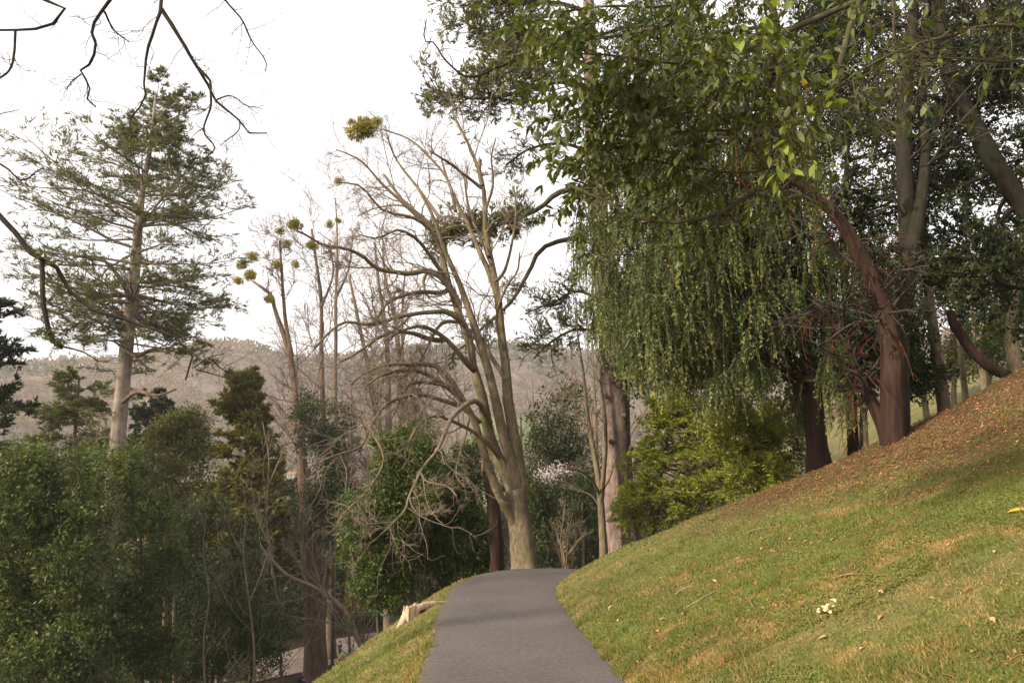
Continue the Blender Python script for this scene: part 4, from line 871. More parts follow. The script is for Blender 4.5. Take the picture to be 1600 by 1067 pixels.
evergreen('evergreen_tree', 'tall dark evergreen thicket behind the weeping strands', [(1060, 600, 70, 70), (1150, 560, 80, 90), (1230, 600, 60, 80), (1000, 560, 40, 70), (1130, 450, 80, 80), (1040, 430, 60, 80), (1220, 460, 70, 80), (1100, 320, 90, 80), (1000, 330, 50, 80), (1210, 330, 60, 70)], 21, 15000, .2, .075, 'leaf_deep', [([(1110, 800), (1112, 700), (1114, 560), (1110, 420), (1108, 300)], 14, 5)])
evergreen('evergreen_tree', 'evergreen undergrowth at the top of the bank behind the trunks', [(1540, 530, 40, 40), (1580, 500, 40, 60), (1500, 470, 30, 40), (1600, 570, 40, 26), (1560, 460, 36, 36)], 24, 9000, .13, .055, 'leaf_holly', [([(1545, 600), (1547, 560), (1550, 500)], 6, 3)])
evergreen('evergreen_shrub', 'dark undergrowth between the red-barked stems and the pale trunks', [(1340, 600, 40, 40), (1380, 560, 40, 50), (1320, 530, 40, 60), (1440, 590, 34, 30), (1425, 520, 30, 40), (1360, 480, 40, 50)], 19, 24000, .13, .05, 'leaf_deep', [([(1345, 660), (1347, 620), (1350, 560)], 5, 2)], cat='shrub')
evergreen('evergreen_tree', 'dark laurel thicket beside the lower path under the cypress', [(310, 990, 60, 70), (370, 1010, 50, 56), (280, 1050, 60, 50), (405, 985, 30, 50), (350, 930, 40, 50), (420, 1040, 24, 30)], 33, 17000, .16, .07, 'leaf_deep', [([(330, 1080), (332, 1040), (336, 980)], 5, 2), ([(392, 1060), (396, 1000), (404, 940), (400, 890)], 4, 2)])
evergreen('shrub', 'bushy green hedge of shrubs along the far side of the lower path', [(440, 1020, 30, 16), (470, 1010, 30, 18), (545, 985, 24, 16), (575, 972, 24, 18), (600, 960, 26, 24)], 70, 7000, .26, .11, 'leaf_bush', [([(470, 1022), (470, 1015), (470, 1008)], 3, 1)], cat='shrub', tb=-.1)
evergreen('evergreen_tree', 'mid-green bushy evergreen far behind the pale trunks up the bank', [(1480, 480, 60, 60), (1560, 440, 60, 60), (1420, 450, 50, 60), (1620, 500, 50, 70), (1520, 560, 60, 40), (1350, 420, 50, 60), (1600, 380, 50, 50)], 31, 24000, .2, .085, 'leaf_olive', [([(1490, 620), (1490, 560), (1486, 480)], 8, 4)], tb=-.15)
for lb, l, Y in [('tall shadowy evergreen backing the big round-topped one', [(-20, 860, 80, 110), (60, 830, 70, 90), (20, 980, 90, 90), (100, 950, 60, 100), (90, 1040, 80, 50)], 33), ('shadowy evergreen behind the tall conifer trunk', [(160, 800, 60, 80), (190, 900, 60, 90), (160, 1000, 70, 80), (250, 860, 50, 80), (240, 980, 60, 80)], 41), ('shadowy evergreen behind the slim olive-green stem', [(310, 830, 54, 70), (290, 930, 60, 80), (350, 900, 56, 80), (320, 1020, 70, 60), (390, 960, 50, 70)], 46), ('shadowy evergreen between the cypress and the thick brown trunk', [(430, 850, 46, 70), (400, 900, 50, 70), (450, 930, 46, 60), (470, 860, 30, 60), (530, 880, 40, 60), (560, 840, 40, 60)], 62)]:
    evergreen('evergreen_tree', lb, l, Y, 15000, .0062*Y, .0027*Y, 'leaf_deep', [([(l[1][0], 1010), (l[1][0]+4, 930), (l[1][0], 850)], 6, 3)], group='shadowy evergreens on the slope')
evergreen('brown_leaved_shrub', 'small shrub still holding rusty dead leaves by the leaning trunk', [(560, 930, 18, 18), (548, 952, 12, 12), (572, 922, 12, 14)], 35, 420, .16, .10, 'bush_brown', [([(562, 985), (561, 960), (558, 930)], 2.5, 1)], 'bark_brown', cat='shrub', per=5, limbs=7)

# conifers with sprays
def small_conifer(name, label, pts, Y, w0, w1, wid, nb, mat, L, Wd, el=(20, -15), n2=8, n3=4, nn=8, bark='bark_brown', hang=0., cat='tree', top=.12, tr0=.15, powr=.8, br=.06):
    p, r = px_line(pts, Y, Y, w0, w1, 20, .004); q, s_ = down_to_ground(p, r)
    root = thing(name, label, cat, (*q[0, :2], gz(*q[0, :2]))); stem(root, 'trunk', q, s_, M[bark], 10, lob=.04)
    wl, wr_ = pxs(Y, wid[0]), pxs(Y, wid[1])
    def lf_(t, az):
        k = .5-.5*np.cos(az); return (wl*k + wr_*(1-k))*(top + (1-top)*(1-(t-tr0)/(1-tr0))**powr)
    conifer_boughs(root, p, None, nb, (tr0, 1.), lf_, el, mat, bark, n2, n3, nn, L, Wd, -.01, (.25, .45), br, hang=hang); return root
small_conifer('yellow_cypress', 'yellow-green cypress with drooping sprays and a golden top', [(384, 1010), (386, 900), (387, 800), (386, 700), (384, 620), (382, 588)], 42, 12, 2, (90, 74), 130, 'needle_yellow', .32, .11, (30, -25), 10, 5, 8, hang=.12, tr0=.25, top=.22, powr=.5)
small_conifer('cedar_tree', 'dark spreading cedar boughs at the picture edge beside the tall conifer', [(-70, 1000), (-68, 850), (-66, 700), (-64, 560), (-62, 470)], 26, 16, 4, (130, 130), 90, 'needle_dark', .22, .06, (8, -10), 10, 5, 9, tr0=.45, top=.45, powr=.7)
small_conifer('spruce_tree', 'mid-green conifer with flat drooping boughs behind the pale trunk', [(110, 900), (112, 800), (116, 700), (120, 640), (124, 590)], 44, 10, 3, (105, 100), 84, 'needle_grey', .24, .06, (12, -15), 10, 5, 11, hang=.06, tr0=.25, top=.35)
small_conifer('spruce_tree', 'dark conifer showing just past the pale trunk', [(236, 900), (236, 800), (238, 700), (236, 640), (236, 610)], 50, 8, 3, (60, 72), 70, 'needle_dark', .28, .07, (10, -12), 10, 5, 10, tr0=.25, top=.35)
small_conifer('pale_green_yew', 'pale green yew with drooping sprays low on the bank beside the fir', [(1022, 815), (1024, 780), (1030, 740), (1040, 690), (1046, 640)], 19.5, 16, 5, (72, 130), 100, 'needle_light', .11, .026, (20, -22), 10, 5, 9, 'bark_olive', hang=.10, tr0=.15, top=.5, powr=.5, br=.03)
small_conifer('pale_green_yew', 'pale green yew further up the bank under the weeping strands', [(1180, 770), (1182, 740), (1184, 700), (1180, 650)], 17.5, 12, 4, (110, 80), 90, 'needle_light', .11, .026, (20, -25), 10, 5, 9, 'bark_olive', hang=.10, tr0=.1, top=.5, powr=.5, br=.03)
small_conifer('spruce_tree', 'tall dark conifer in the deep woods behind the leaning trunk', [(466, 1000), (466, 900), (464, 800), (462, 740)], 70, 10, 2, (50, 60), 60, 'needle_dark', .55, .16, (10, -20), 8, 3, 8, tr0=.1, top=.3)
small_conifer('spruce_tree', 'dark conifer behind the upper end of the twiggy branches, middle distance', [(548, 1000), (548, 900), (546, 760), (545, 660)], 80, 10, 2, (48, 48), 60, 'needle_dark', .6, .17, (10, -20), 8, 3, 8, tr0=.1, top=.2)
small_conifer('spruce_tree', 'yellowish conifer top between the bare trunks, far behind', [(650, 780), (650, 700), (650, 610)], 90, 8, 2, (40, 36), 50, 'needle_yellow', .6, .17, (20, -20), 8, 3, 8, tr0=.1, top=.2)
# blossom tree
bl_root = tree_from_px('blossom_tree', 'small tree with pale pink blossom in front of the dark evergreen', 24, [([(905, 880), (902, 830), (896, 780), (886, 752), (868, 738)], 5, 2), ([(886, 752), (870, 750), (852, 742)], 3, 1.5)], 'bark_olive', 'twig', 8, 5, 3, (.12, .26), fine=.004)
mb = MB(); k = 620; cc_ = np.array([P(864, 736, 24), P(850, 740, 24), P(878, 734, 24.2), P(860, 746, 23.8)])[rng.integers(4, size=k)] + rng.normal(size=(k, 3))*np.array([.19, .2, .12])
leaves(mb, cc_, rnd_dirs(k), rnd_dirs(k), .045, .035, .5); mb.build('blossom', M['blossom'], bl_root, smooth=False, kind='stuff')
# ---------------------------------------------------------------- trunks and dead wood behind the bank at the right
for k, (lb, pts, Y, w) in enumerate([('pale bare trunk behind the red-barked tree, thickest of the row', [(1468, 585), (1462, 540), (1452, 470), (1446, 400), (1440, 300)], 19, 17), ('leaning thin trunk behind the red stems', [(1440, 600), (1430, 560), (1418, 510), (1408, 450)], 24, 9),
        ('thin straight trunk half way between pale trunk and undergrowth', [(1502, 560), (1498, 520), (1494, 470), (1492, 380)], 26, 9), ('pale trunk at the picture edge above the litter', [(1586, 575), (1580, 520), (1584, 460), (1590, 380)], 18, 20), ('thin leaning trunk under the backlit leaves', [(1530, 545), (1522, 500), (1512, 450), (1506, 380)], 28, 9), ('distant thin trunk seen past the red-barked stems', [(1350, 640), (1352, 560), (1350, 440), (1346, 320)], 30, 9)]):
    tree_from_px('bare_tree', lb, Y, [(pts, w, w*.5)], 'bark_tan', 'twig_pink', 8, 5, 4, (.15, .35), fine=.006, group='trunks beyond the top of the bank')
p, r = px_line([(1484, 487), (1490, 505), (1504, 529), (1522, 552), (1545, 572), (1575, 588)], 13.2, 13.0, 13, 18, 16, .01)
tag(stem_mesh(p, r, 12, rough=.08).build('dead_log', M['bark_red']), 'curved dead log leaning out of the leaf litter', 'log')
# woods behind: bare trees on the terrace and below it
BW = [(432, 72, 15), (560, 66, 17), (590, 84, 20), (640, 62, 15), (668, 78, 19), (700, 58, 14), (724, 84, 20), (760, 66, 17), (800, 74, 18), (830, 52, 14), (846, 68, 18), (872, 48, 13), (900, 62, 17), (926, 46, 14), (655, 48, 11), (980, 56, 18), (775, 50, 12), (815, 44, 10), (745, 44, 10), (890, 40, 10)]
BN = ['far beyond the twin brown stems', 'furthest beyond the leaning tree', 'beyond the pale slender trunks', 'just beyond the holly tops', 'second beyond the holly tops', 'third beyond the holly tops', 'left of the forked tree stems, farther off', 'seen between the forked stems', 'right behind the forked stems', 'right of the forked tree, first', 'right of the forked tree, taller one', 'above the blossom tree', 'beyond the blossom tree, taller', 'close to the fir trunk', 'short one over the holly', 'hidden by the fir trunk', 'low one behind the forked fork', 'low one right of the forked trunk', 'low one left of the forked trunk', 'low one over the blossom']
for (px, Y, h), w in zip(BW, BN):
    x_ = (px-800)/F*Y*.99
    bare_tree('bare_tree', 'pinkish leafless woodland tree, ' + w, 'tree', (x_, Y), h + rng.uniform(-1, 2), .16 + .008*h, (rng.uniform(-.05, .05), 0), 'bark_tan', 'twig_pink', 16, 6, 4, (18, 48), 'leafless woodland beyond the path', tr0=.25, fine=.013)
EV = [(610, 92, 70, 'leaf_deep'), (690, 64, 60, 'leaf_deep'), (770, 52, 60, 'leaf_deep'), (940, 44, 60, 'leaf_deep'), (830, 60, 50, 'leaf_olive'), (1000, 40, 60, 'leaf_deep')]
for (px, Y, w, mt), lb in zip(EV, ['dark bushy tree far behind the holly tops', 'dark bushy tree behind the broad holly', 'dark bushy tree behind the broken snag', 'dark bushy tree behind the fir trunk', 'olive bushy tree right behind the forked stems', 'dark bushy tree behind the pale green yew']):
    x_ = (px-800)/F*Y; z = gz(x_, Y); py = 860 if Y < 60 else 820
    evergreen('bushy_tree', lb, [(px, py-10, w, 60), (px-w*.5, py+40, w*.6, 60), (px+w*.5, py+40, w*.6, 60), (px+w*.2, py-70, w*.5, 40)], Y, 8500, .0056*Y, .0026*Y, mt, [([(px, py+60), (px, py+20), (px, py-30)], 6, 3)])
# ---------------------------------------------------------------- far slopes
fm = MB(); n_ = 13500
az = rng.uniform(-.86, .75, n_); r_ = np.sqrt(rng.uniform(345**2, 790**2, n_)); x_ = r_*np.sin(az); y_ = r_*np.cos(az)
fld = (fnoise(x_*.006+3, y_*.011+1, 3) > .66) & (r_ < 500); keep = ~fld | (rng.random(n_) < .06); x_, y_ = x_[keep], y_[keep]
xm = np.concatenate([x_, rng.uniform(-190, 190, 1500)]); ym = np.concatenate([y_, rng.uniform(95, 225, 1500)]); n_ = len(xm); zm = height(xm, ym)
ever = fnoise(xm*.012+7, ym*.012, 3) + rng.normal(0, .06, n_) > .60
h = rng.uniform(5, 10, n_); k = 9; rep = np.repeat(np.arange(n_), k); m_ = len(rep); d = rnd_dirs(m_); d[:, 2] = np.abs(d[:, 2])*.8+.1
pp = np.stack([xm, ym, zm], 1)[rep] + np.array([0, 0, 1.])*(h[rep]*rng.uniform(.15, .7, m_))[:, None] + d*(h[rep]*.22)[:, None]
s = h[rep]*rng.uniform(.2, .42, m_); tn = np.where(ever, .1, .62)[rep] + rng.normal(0, .03, m_) + np.repeat(rng.normal(0, .07, n_), k)*~ever[rep]
leaves(fm, pp, nrm(d+rnd_dirs(m_)*.5), rnd_dirs(m_), s, s*.55, np.clip(tn, 0, 1)); fw_ = fm.build('far_woods', M['far_wood'], None, False); tag(fw_, 'pinkish winter woodland covering the hills across the valley', 'woods', kind='stuff')
for k in range(15):
    px = 288 + k*5.6 + rng.uniform(-2, 2); yy = 690; a = (px-800)/F; xx = a*yy*1.0; z = gz(xx, yy); h = rng.uniform(6, 11)
    rp = thing('ridge_pine', 'small pine in the row on the ridge skyline', 'tree', (xx, yy, z), 'pines along the hill ridge')
    tm = MB(); tubes(tm, np.array([[xx, yy, z-1], [xx, yy, z+h*.5], [xx, yy, z+h*.95]]), np.array([.25, .2, .08]), 5); tm.build('trunk', M['bark_brown'], rp)
    cm = MB(); q = 90; d = rnd_dirs(q); leaves(cm, np.array([xx, yy, z+h*.68]) + d*np.array([1.3, 1.3, h*.28])*rng.random((q, 1))**.4, d, rnd_dirs(q), .9, .5, rng.random(q)*.4); cm.build('crown', M['needle_dark'], rp, False, 'stuff')
M['house_white'] = mat_plain('house_white', (.78, .76, .72), .8, .05, 1); M['roof_tile'] = mat_plain('roof_tile', (.36, .17, .10), .8, .2, 2); M['glass_dark'] = mat_plain('glass_dark', (.05, .06, .07), .3, .1, 2)
def house(label, px, py, wpx, hpx, rot):
    h0 = hit(px, py); Y = h0[1]; w, h, dp = pxs(Y, wpx), pxs(Y, hpx), pxs(Y, wpx)*.7; z = gz(h0[0], Y)
    o = thing('farmhouse', label, 'house', (h0[0], Y, z), 'white houses across the valley'); o.rotation_euler = (0, 0, rot)
    def loc(mb, nm, mt, par=o):
        ob = bpy.data.objects.new(nm, mb.mesh(nm, M[mt], False)); COL.objects.link(ob); ob.parent = par; return ob
    def box(x0, x1, y0, y1, z0, z1): return np.array([(x, y, z_) for x in (x0, x1) for y in (y0, y1) for z_ in (z0, z1)]), [(0, 1, 3, 2), (4, 6, 7, 5), (0, 4, 5, 1), (2, 3, 7, 6), (0, 2, 6, 4), (1, 5, 7, 3)]
    mb = MB().add(*box(-w/2, w/2, -dp/2, dp/2, -4, h)); mb.add([(-w/2, -dp/2, h), (-w/2, dp/2, h), (-w/2, 0, h*1.45), (w/2, -dp/2, h), (w/2, dp/2, h), (w/2, 0, h*1.45)], None, [(0, 2, 1), (3, 4, 5)]); loc(mb, 'wall', 'house_white')
    e = w*.06; v = [(-w/2-e, -dp/2-e, h*.96), (w/2+e, -dp/2-e, h*.96), (w/2+e, 0, h*1.5), (-w/2-e, 0, h*1.5), (-w/2-e, dp/2+e, h*.96), (w/2+e, dp/2+e, h*.96)]; loc(MB().add(v, [(0, 1, 2, 3), (3, 2, 5, 4)]), 'roof', 'roof_tile')
    for k in (-.3, 0, .3):
        for zz in (.25, .65): loc(MB().add(*box(k*w-w*.05, k*w+w*.05, -dp/2-.06, -dp/2+.02, h*zz-h*.1, h*zz+h*.1)), 'window', 'glass_dark')
house('white farmhouse above the green field beyond the brown trunk', 455, 748, 13, 7, .3); house('white house on the hillside just past the pale conifer trunk', 226, 636, 15, 9, -.2); house('small white house in the valley between the dark boughs', 128, 655, 10, 6, .1)
house('low pale shed at the field edge left of the farmhouse', 441, 752, 5, 3, 0)

# ---------------------------------------------------------------- stump, fence, people on the terrace
sp = hit(640, 968); Ys = sp[1]
st_ = thing('tree_stump', 'pale torn stump at the grass edge beside the path', 'stump', tuple(sp))
A_ = 20; hh = [-.5, -.15, .05, .12, .16]; ang = np.linspace(0, 2*np.pi, A_, endpoint=False); rr0 = .11*(1+.2*np.sin(3*ang+1)+.14*np.sin(7*ang)); V = []
for k, z in enumerate(hh):
    f = [1.6, 1.35, 1.0, .92, .86][k]; jag = (.04*np.sin(ang+2.6)+.03*rng.normal(size=A_)) if k == 4 else 0
    V.append(np.stack([sp[0]+np.cos(ang)*rr0*f, sp[1]+np.sin(ang)*rr0*f, np.full(A_, sp[2]+z)+jag], 1))
V.append(np.array([[sp[0], sp[1], sp[2]+.17]])); q = [(k*A_+j, k*A_+(j+1) % A_, (k+1)*A_+(j+1) % A_, (k+1)*A_+j) for k in range(4) for j in range(A_)]
MB().add(np.concatenate(V), q, [(4*A_+j, 4*A_+(j+1) % A_, 5*A_) for j in range(A_)]).build('stump_wood', M['wood_cut'], st_, False)
for e in ([.5, .5, .16], [.3, .7, .08], [-.2, -.32, -.25]):      # roots and the fallen strip of bark
    e = np.array(e); mb = MB(); tubes(mb, resample([sp+[0, 0, .1], sp+e*.5+[0, 0, .09], sp+e], 9, .03), np.linspace(.075, .02, 9), 8, rough=.12); mb.build('root', M['wood_cut'], st_)
fn = thing('palisade_fence', 'short weathered wooden palisade fence beside the lower path', 'fence', tuple(thit(584, 1003)))
f0, f1 = thit(568, 1010), thit(600, 1001)
for k in range(15):
    b0 = f0 + (f1-f0)*k/14; b0[2] = gz(b0[0], b0[1]); mb = MB(); hgt = .95 + rng.uniform(-.08, .08)
    tubes(mb, np.array([b0+[0, 0, -.2], b0+[0, 0, hgt*.5], b0+[rng.normal(0, .02), 0, hgt-.08], b0+[0, 0, hgt]]), np.array([.075, .075, .07, .02]), 7, rough=.04); mb.build('stake', M['fence_wood'], fn)
mb = MB(); tubes(mb, np.array([f0+[0, .09, .55], (f0+f1)/2+[0, .09, .55], f1+[0, .09, .55]]), np.array([.035]*3), 6); mb.build('rail', M['fence_wood'], fn)
pp = hit(913, 872); mb = MB(); pw = P(913, 872, 19.6); gz_ = gz(pw[0], pw[1])
tubes(mb, np.array([[pw[0], pw[1], gz_-.2], [pw[0], pw[1], gz_+.4], [pw[0]+.01, pw[1], P(913, 842, 19.6)[2]], [pw[0]+.01, pw[1], P(913, 841, 19.6)[2]]]), np.array([.06, .058, .055, .03]), 8, rough=.04)
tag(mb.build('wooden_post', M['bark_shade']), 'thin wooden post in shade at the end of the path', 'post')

for nm_, cc_ in (('skin', (.52, .33, .25)), ('hair', (.035, .02, .012)), ('navy', (.022, .032, .09)), ('coat_grey', (.05, .055, .09)), ('lime', (.48, .72, .03)), ('magenta', (.42, .015, .16)), ('pale_blue', (.38, .45, .62)), ('trouser_dark', (.02, .02, .03)), ('trouser_grey', (.10, .11, .13)), ('shoe', (.05, .05, .05)), ('white', (.75, .75, .75)), ('pink', (.65, .12, .25)), ('plaid', (.25, .06, .07))):
    M['c_'+nm_] = mat_plain('c_'+nm_, cc_, .8, .12, 14)
DG = bpy.context.evaluated_depsgraph_get
def person(label, px, py, hpx, face, top, leg, pose='stand', hold=None, hair='hair'):
    g = thit(px, py); Y = g[1]; H = pxs(Y, hpx); g = P(px, py, Y); g[2] = gz(g[0], Y) + .06
    if pose == 'crouch': J = {'pel': (0, .02, .22), 'che': (0, -.10, .42), 'nec': (0, -.16, .52), 'hea': (0, -.20, .62), 'kneL': (-.09, -.16, .26), 'ankL': (-.09, 0, .04), 'toeL': (-.09, -.09, .02), 'elbL': (-.14, -.22, .30), 'hanL': (-.08, -.30, .20)}
    else: J = {'pel': (0, 0, .50), 'che': (0, -.01, .72), 'nec': (0, -.01, .83), 'hea': (0, -.015, .92), 'kneL': (-.06, -.015, .28), 'ankL': (-.065, .01, .04), 'toeL': (-.07, -.07, .02), 'elbL': (-.15, .02, .60), 'hanL': (-.16, -.05, .46)}
    for k_ in ('kne', 'ank', 'toe', 'elb', 'han'): a = J[k_+'L']; J[k_+'R'] = (-a[0], a[1], a[2])
    if pose == 'stand' and hold: J['elbL'] = (-.15, -.03, .60); J['hanL'] = (-.07, -.17, .62); J['elbR'] = (.15, -.03, .60); J['hanR'] = (.07, -.17, .62)
    if pose == 'step': J['kneR'] = (.07, -.09, .29); J['ankR'] = (.08, -.12, .05); J['toeR'] = (.085, -.2, .03)
    J['shoL'] = (-.10, J['che'][1], J['che'][2]+.06); J['shoR'] = (.10, J['che'][1], J['che'][2]+.06); J['hipL'] = (-.055, J['pel'][1], J['pel'][2]-.03); J['hipR'] = (.055, J['pel'][1], J['pel'][2]-.03)
    J['crn'] = (0, J['hea'][1], J['hea'][2]+.05)
    names = list(J); E = [('pel', 'che'), ('che', 'nec'), ('nec', 'hea'), ('hea', 'crn')] + [e for s_ in 'LR' for e in (('che', 'sho'+s_), ('sho'+s_, 'elb'+s_), ('elb'+s_, 'han'+s_), ('pel', 'hip'+s_), ('hip'+s_, 'kne'+s_), ('kne'+s_, 'ank'+s_), ('ank'+s_, 'toe'+s_))]
    RD = {'pel': .082, 'che': .090, 'nec': .035, 'hea': .068, 'crn': .055, 'sho': .048, 'elb': .034, 'han': .026, 'hip': .066, 'kne': .044, 'ank': .030, 'toe': .026}
    me = bpy.data.meshes.new('body'); me.from_pydata([tuple(np.array(J[k_])*H) for k_ in names], [(names.index(a), names.index(b)) for a, b in E], []); ob = bpy.data.objects.new('body', me); COL.objects.link(ob)
    sk = ob.modifiers.new('skin', 'SKIN'); ob.modifiers.new('sub', 'SUBSURF').levels = 1
    for i, k_ in enumerate(names):
        rd = RD[k_[:3]]*H; me.skin_vertices[0].data[i].radius = (rd, rd); me.skin_vertices[0].data[i].use_root = k_ == 'pel'
    ev = ob.evaluated_get(DG()); bm_ = bpy.data.meshes.new_from_object(ev); bpy.data.objects.remove(ob)
    root = thing('person', label, 'person', tuple(g), 'people on the lower path'); root.rotation_euler = (0, 0, face)
    bo = bpy.data.objects.new('body', bm_); COL.objects.link(bo); bo.parent = root; bm_.materials.clear()
    for k_ in ('c_skin', top, leg, 'c_shoe'): bm_.materials.append(M[k_])
    jn = np.array([np.array(J[k_])*H for k_ in names]); part = {'hea': 0, 'crn': 0, 'nec': 0, 'han': 0, 'toe': 3, 'ank': 3, 'kne': 2, 'hip': 2}
    for pl in bm_.polygons:
        c_ = np.array(pl.center); k_ = names[int(np.argmin(((jn-c_)**2).sum(1)))][:3]; pl.material_index = part.get(k_, 1); pl.use_smooth = True
        if k_ == 'pel' and c_[2] < J['pel'][2]*H and pose != 'crouch': pl.material_index = 2
    hm = MB(); hc = np.array(J['hea'])*H + np.array([0, .012*H, .022*H]); th = np.linspace(0, 1.9, 6); ph = np.linspace(0, 2*np.pi, 12, endpoint=False)
    V = [hc + .082*H*np.array([math.sin(a)*math.cos(b), math.sin(a)*math.sin(b)*(1. if math.sin(b) > 0 or a < .9 else .45), math.cos(a)*1.05]) for a in th for b in ph]
    hm.add(V, [(k_*12+j, k_*12+(j+1) % 12, (k_+1)*12+(j+1) % 12, (k_+1)*12+j) for k_ in range(5) for j in range(12)])
    ho = bpy.data.objects.new('hair', hm.mesh('hair', M['c_'+hair])); COL.objects.link(ho); ho.parent = root
    if hold:
        v = np.array([(x, -.19, z) for x in (-.07, .07) for z in (.60, .72)]+[(x, -.20, z) for x in (-.07, .07) for z in (.60, .72)])*H
        pg = MB().add(v, [(0, 1, 3, 2), (4, 6, 7, 5), (0, 4, 5, 1), (2, 3, 7, 6), (0, 2, 6, 4), (1, 5, 7, 3)]).build('sheet_of_paper', M['c_white'], None, False)
        pg.location = g; pg.rotation_euler = (0, 0, face); tag(pg, 'white sheet of paper held by the person in navy', 'paper')
    return root
person('child in a bright lime vest and dark trousers standing on the lower path', 531.5, 1028, 23, 2.4, 'c_lime', 'c_trouser_dark', 'step')
person('person in a navy jacket reading a white sheet behind the lime vest', 531, 1016, 24, .9, 'c_navy', 'c_navy', hold=True)
person('person in a long grey-blue coat half hidden by the brown trunk', 507, 1027, 26, -1.4, 'c_coat_grey', 'c_trouser_dark')
person('crouching child in a magenta jacket at the edge of the grass', 544, 1027, 22, 2.6, 'c_magenta', 'c_pink', 'crouch')
person('person in a pale blue top and grey trousers beside the leaning trunk', 551.5, 1019, 23, 1.2, 'c_pale_blue', 'c_trouser_grey')
person('person in a dark top with a red collar behind the thin shoots', 562, 1006, 22, -.4, 'c_trouser_dark', 'c_trouser_dark')
person('person in dark clothes next to the palisade fence', 573, 1003, 20, -.2, 'c_plaid', 'c_trouser_dark')
def bag(label, px, py, w, mt, flap):
    g = thit(px, py); s = pxs(g[1], w); g[2] = gz(g[0], g[1]) + .06; o = thing('backpack', label, 'backpack', tuple(g))
    th = np.linspace(0, np.pi, 9); ph = np.linspace(0, 2*np.pi, 14, endpoint=False); f = lambda v, p_: np.sign(v)*abs(v)**p_
    V = np.array([[.5*s*f(math.sin(a)*math.cos(b), .6), .35*s*f(math.sin(a)*math.sin(b), .6), .33*s + .33*s*f(math.cos(a), .7)] for a in th for b in ph]) + g
    MB().add(V, [(k*14+j, (k+1)*14+j, (k+1)*14+(j+1) % 14, k*14+(j+1) % 14) for k in range(8) for j in range(14)]).build('bag_body', M[mt], o)
    V2 = (V-g)*[.55, .5, .62] + g + np.array([.34*s, -.22*s, .02]); MB().add(V2, [(k*14+j, (k+1)*14+j, (k+1)*14+(j+1) % 14, k*14+(j+1) % 14) for k in range(8) for j in range(14)]).build('pocket', M[flap], o)
    mb = MB(); tubes(mb, resample([g+[-.15*s, .1*s, .6*s], g+[0, .1*s, .85*s], g+[.15*s, .1*s, .6*s]], 9), np.full(9, .03*s), 5); mb.build('strap', M[mt], o)
bag('navy and pink backpack lying on the path below the brown trunk', 472, 1050, 11, 'c_navy', 'c_pink')
bag('dark bag on the ground in front of the crouching child', 539, 1024, 5, 'c_trouser_dark', 'c_trouser_dark')

# ---------------------------------------------------------------- grass, weeds, leaf litter
M['grass'] = mat_leaf('grass', [(0, (.34, .235, .12)), (.25, (.24, .19, .07)), (.45, (.155, .162, .052)), (.75, (.115, .145, .042)), (1, (.175, .205, .062))], .55, .25, .3, 1.3)
def scatter(n, right=True):
    """random points on the lawn in front of the camera, thinning out with distance"""
    u = rng.random(n)
    x_ = np.empty(n); y_ = np.empty(n)
    if right:
        y_ = 1/np.sqrt(rng.uniform(1/23**2, 1/2.9**2, n)); k_ = rng.random(n) < .55; y_[k_] = 1/np.sqrt(rng.uniform(1/23**2, 1/6**2, k_.sum()))
        lo = np.interp(y_, CLs[:140, 1], CLs[:140, 0]) + HW - .08; lo = np.maximum(lo, (y_ < 5.8)*(5.8-y_)*1.05 + lo*0)
        hi = np.minimum(y_*.80 + 1.2, 14); x_ = lo + (hi-lo)*u
    else:
        y_ = 1/np.sqrt(rng.uniform(1/19**2, 1/5.0**2, n)); hi = np.interp(y_, CLs[:140, 1], CLs[:140, 0]) - HW + .08; x_ = hi - 2.9*u
    d = hgrid(x_, y_, GD); ok = (np.abs(d) > HW - .05 + .10*(fnoise(x_*5, y_*5, 2)-.5))
    px_, py_ = proj(np.stack([x_, y_, hgrid(x_, y_)], 1)); ok &= (px_ > -160) & (px_ < 1760) & (py_ < 1130) & (d*(1 if right else -1) > 0)
    return x_[ok], y_[ok], d[ok]
def gnormal(x_, y_, e=.06):
    return nrm(np.stack([-(hgrid(x_+e, y_)-hgrid(x_-e, y_))/(2*e), -(hgrid(x_, y_+e)-hgrid(x_, y_-e))/(2*e), np.ones(len(x_))], 1))
gb = MB()
for right, n_ in ((True, 640000), (False, 120000)):
    x_, y_, d = scatter(n_, right)
    pat = fnoise(x_*1.1+5, y_*1.1, 4); fine = fnoise(x_*5, y_*5, 3); lit_ = litter_at(x_, y_)
    keep = rng.random(len(x_)) < np.clip((.92 - 2.4*np.maximum(pat-.50, 0)*2)*(1-.88*lit_), .5, 1)*np.where(fine > .58, .6, 1)*(1-.75*lit_)
    x_, y_, pat, fine, d = x_[keep], y_[keep], pat[keep], fine[keep], d[keep]; n_ = len(x_); z_ = hgrid(x_, y_); nn_ = gnormal(x_, y_)
    hgt = rng.uniform(.014, .04, n_)*(1+1.1*sstep(.55, .72, fnoise(x_*2.3, y_*2.3+9, 3))) + .012*(np.abs(d) < HW+.2); wd = rng.uniform(.004, .008, n_)*(.6 + y_*.06)
    dirn = nrm(nn_ + rnd_dirs(n_)*.85); side = nrm(np.cross(dirn, rnd_dirs(n_)))*wd[:, None]; b0 = np.stack([x_, y_, z_-.003], 1)
    V = np.stack([b0-side, b0+side, b0+dirn*hgt[:, None]], 1).reshape(-1, 3)
    tn = np.clip(.60 - 1.3*(pat-.47) - 1.5*(fine-.5) + rng.normal(0, .22, n_), 0, 1); gb.add(V, None, np.arange(3*n_).reshape(-1, 3), np.repeat(tn, 3))
go = gb.build('lawn_grass', M['grass'], None, False); tag(go, 'short patchy green and straw-coloured grass on both sides of the path', 'grass', kind='stuff')
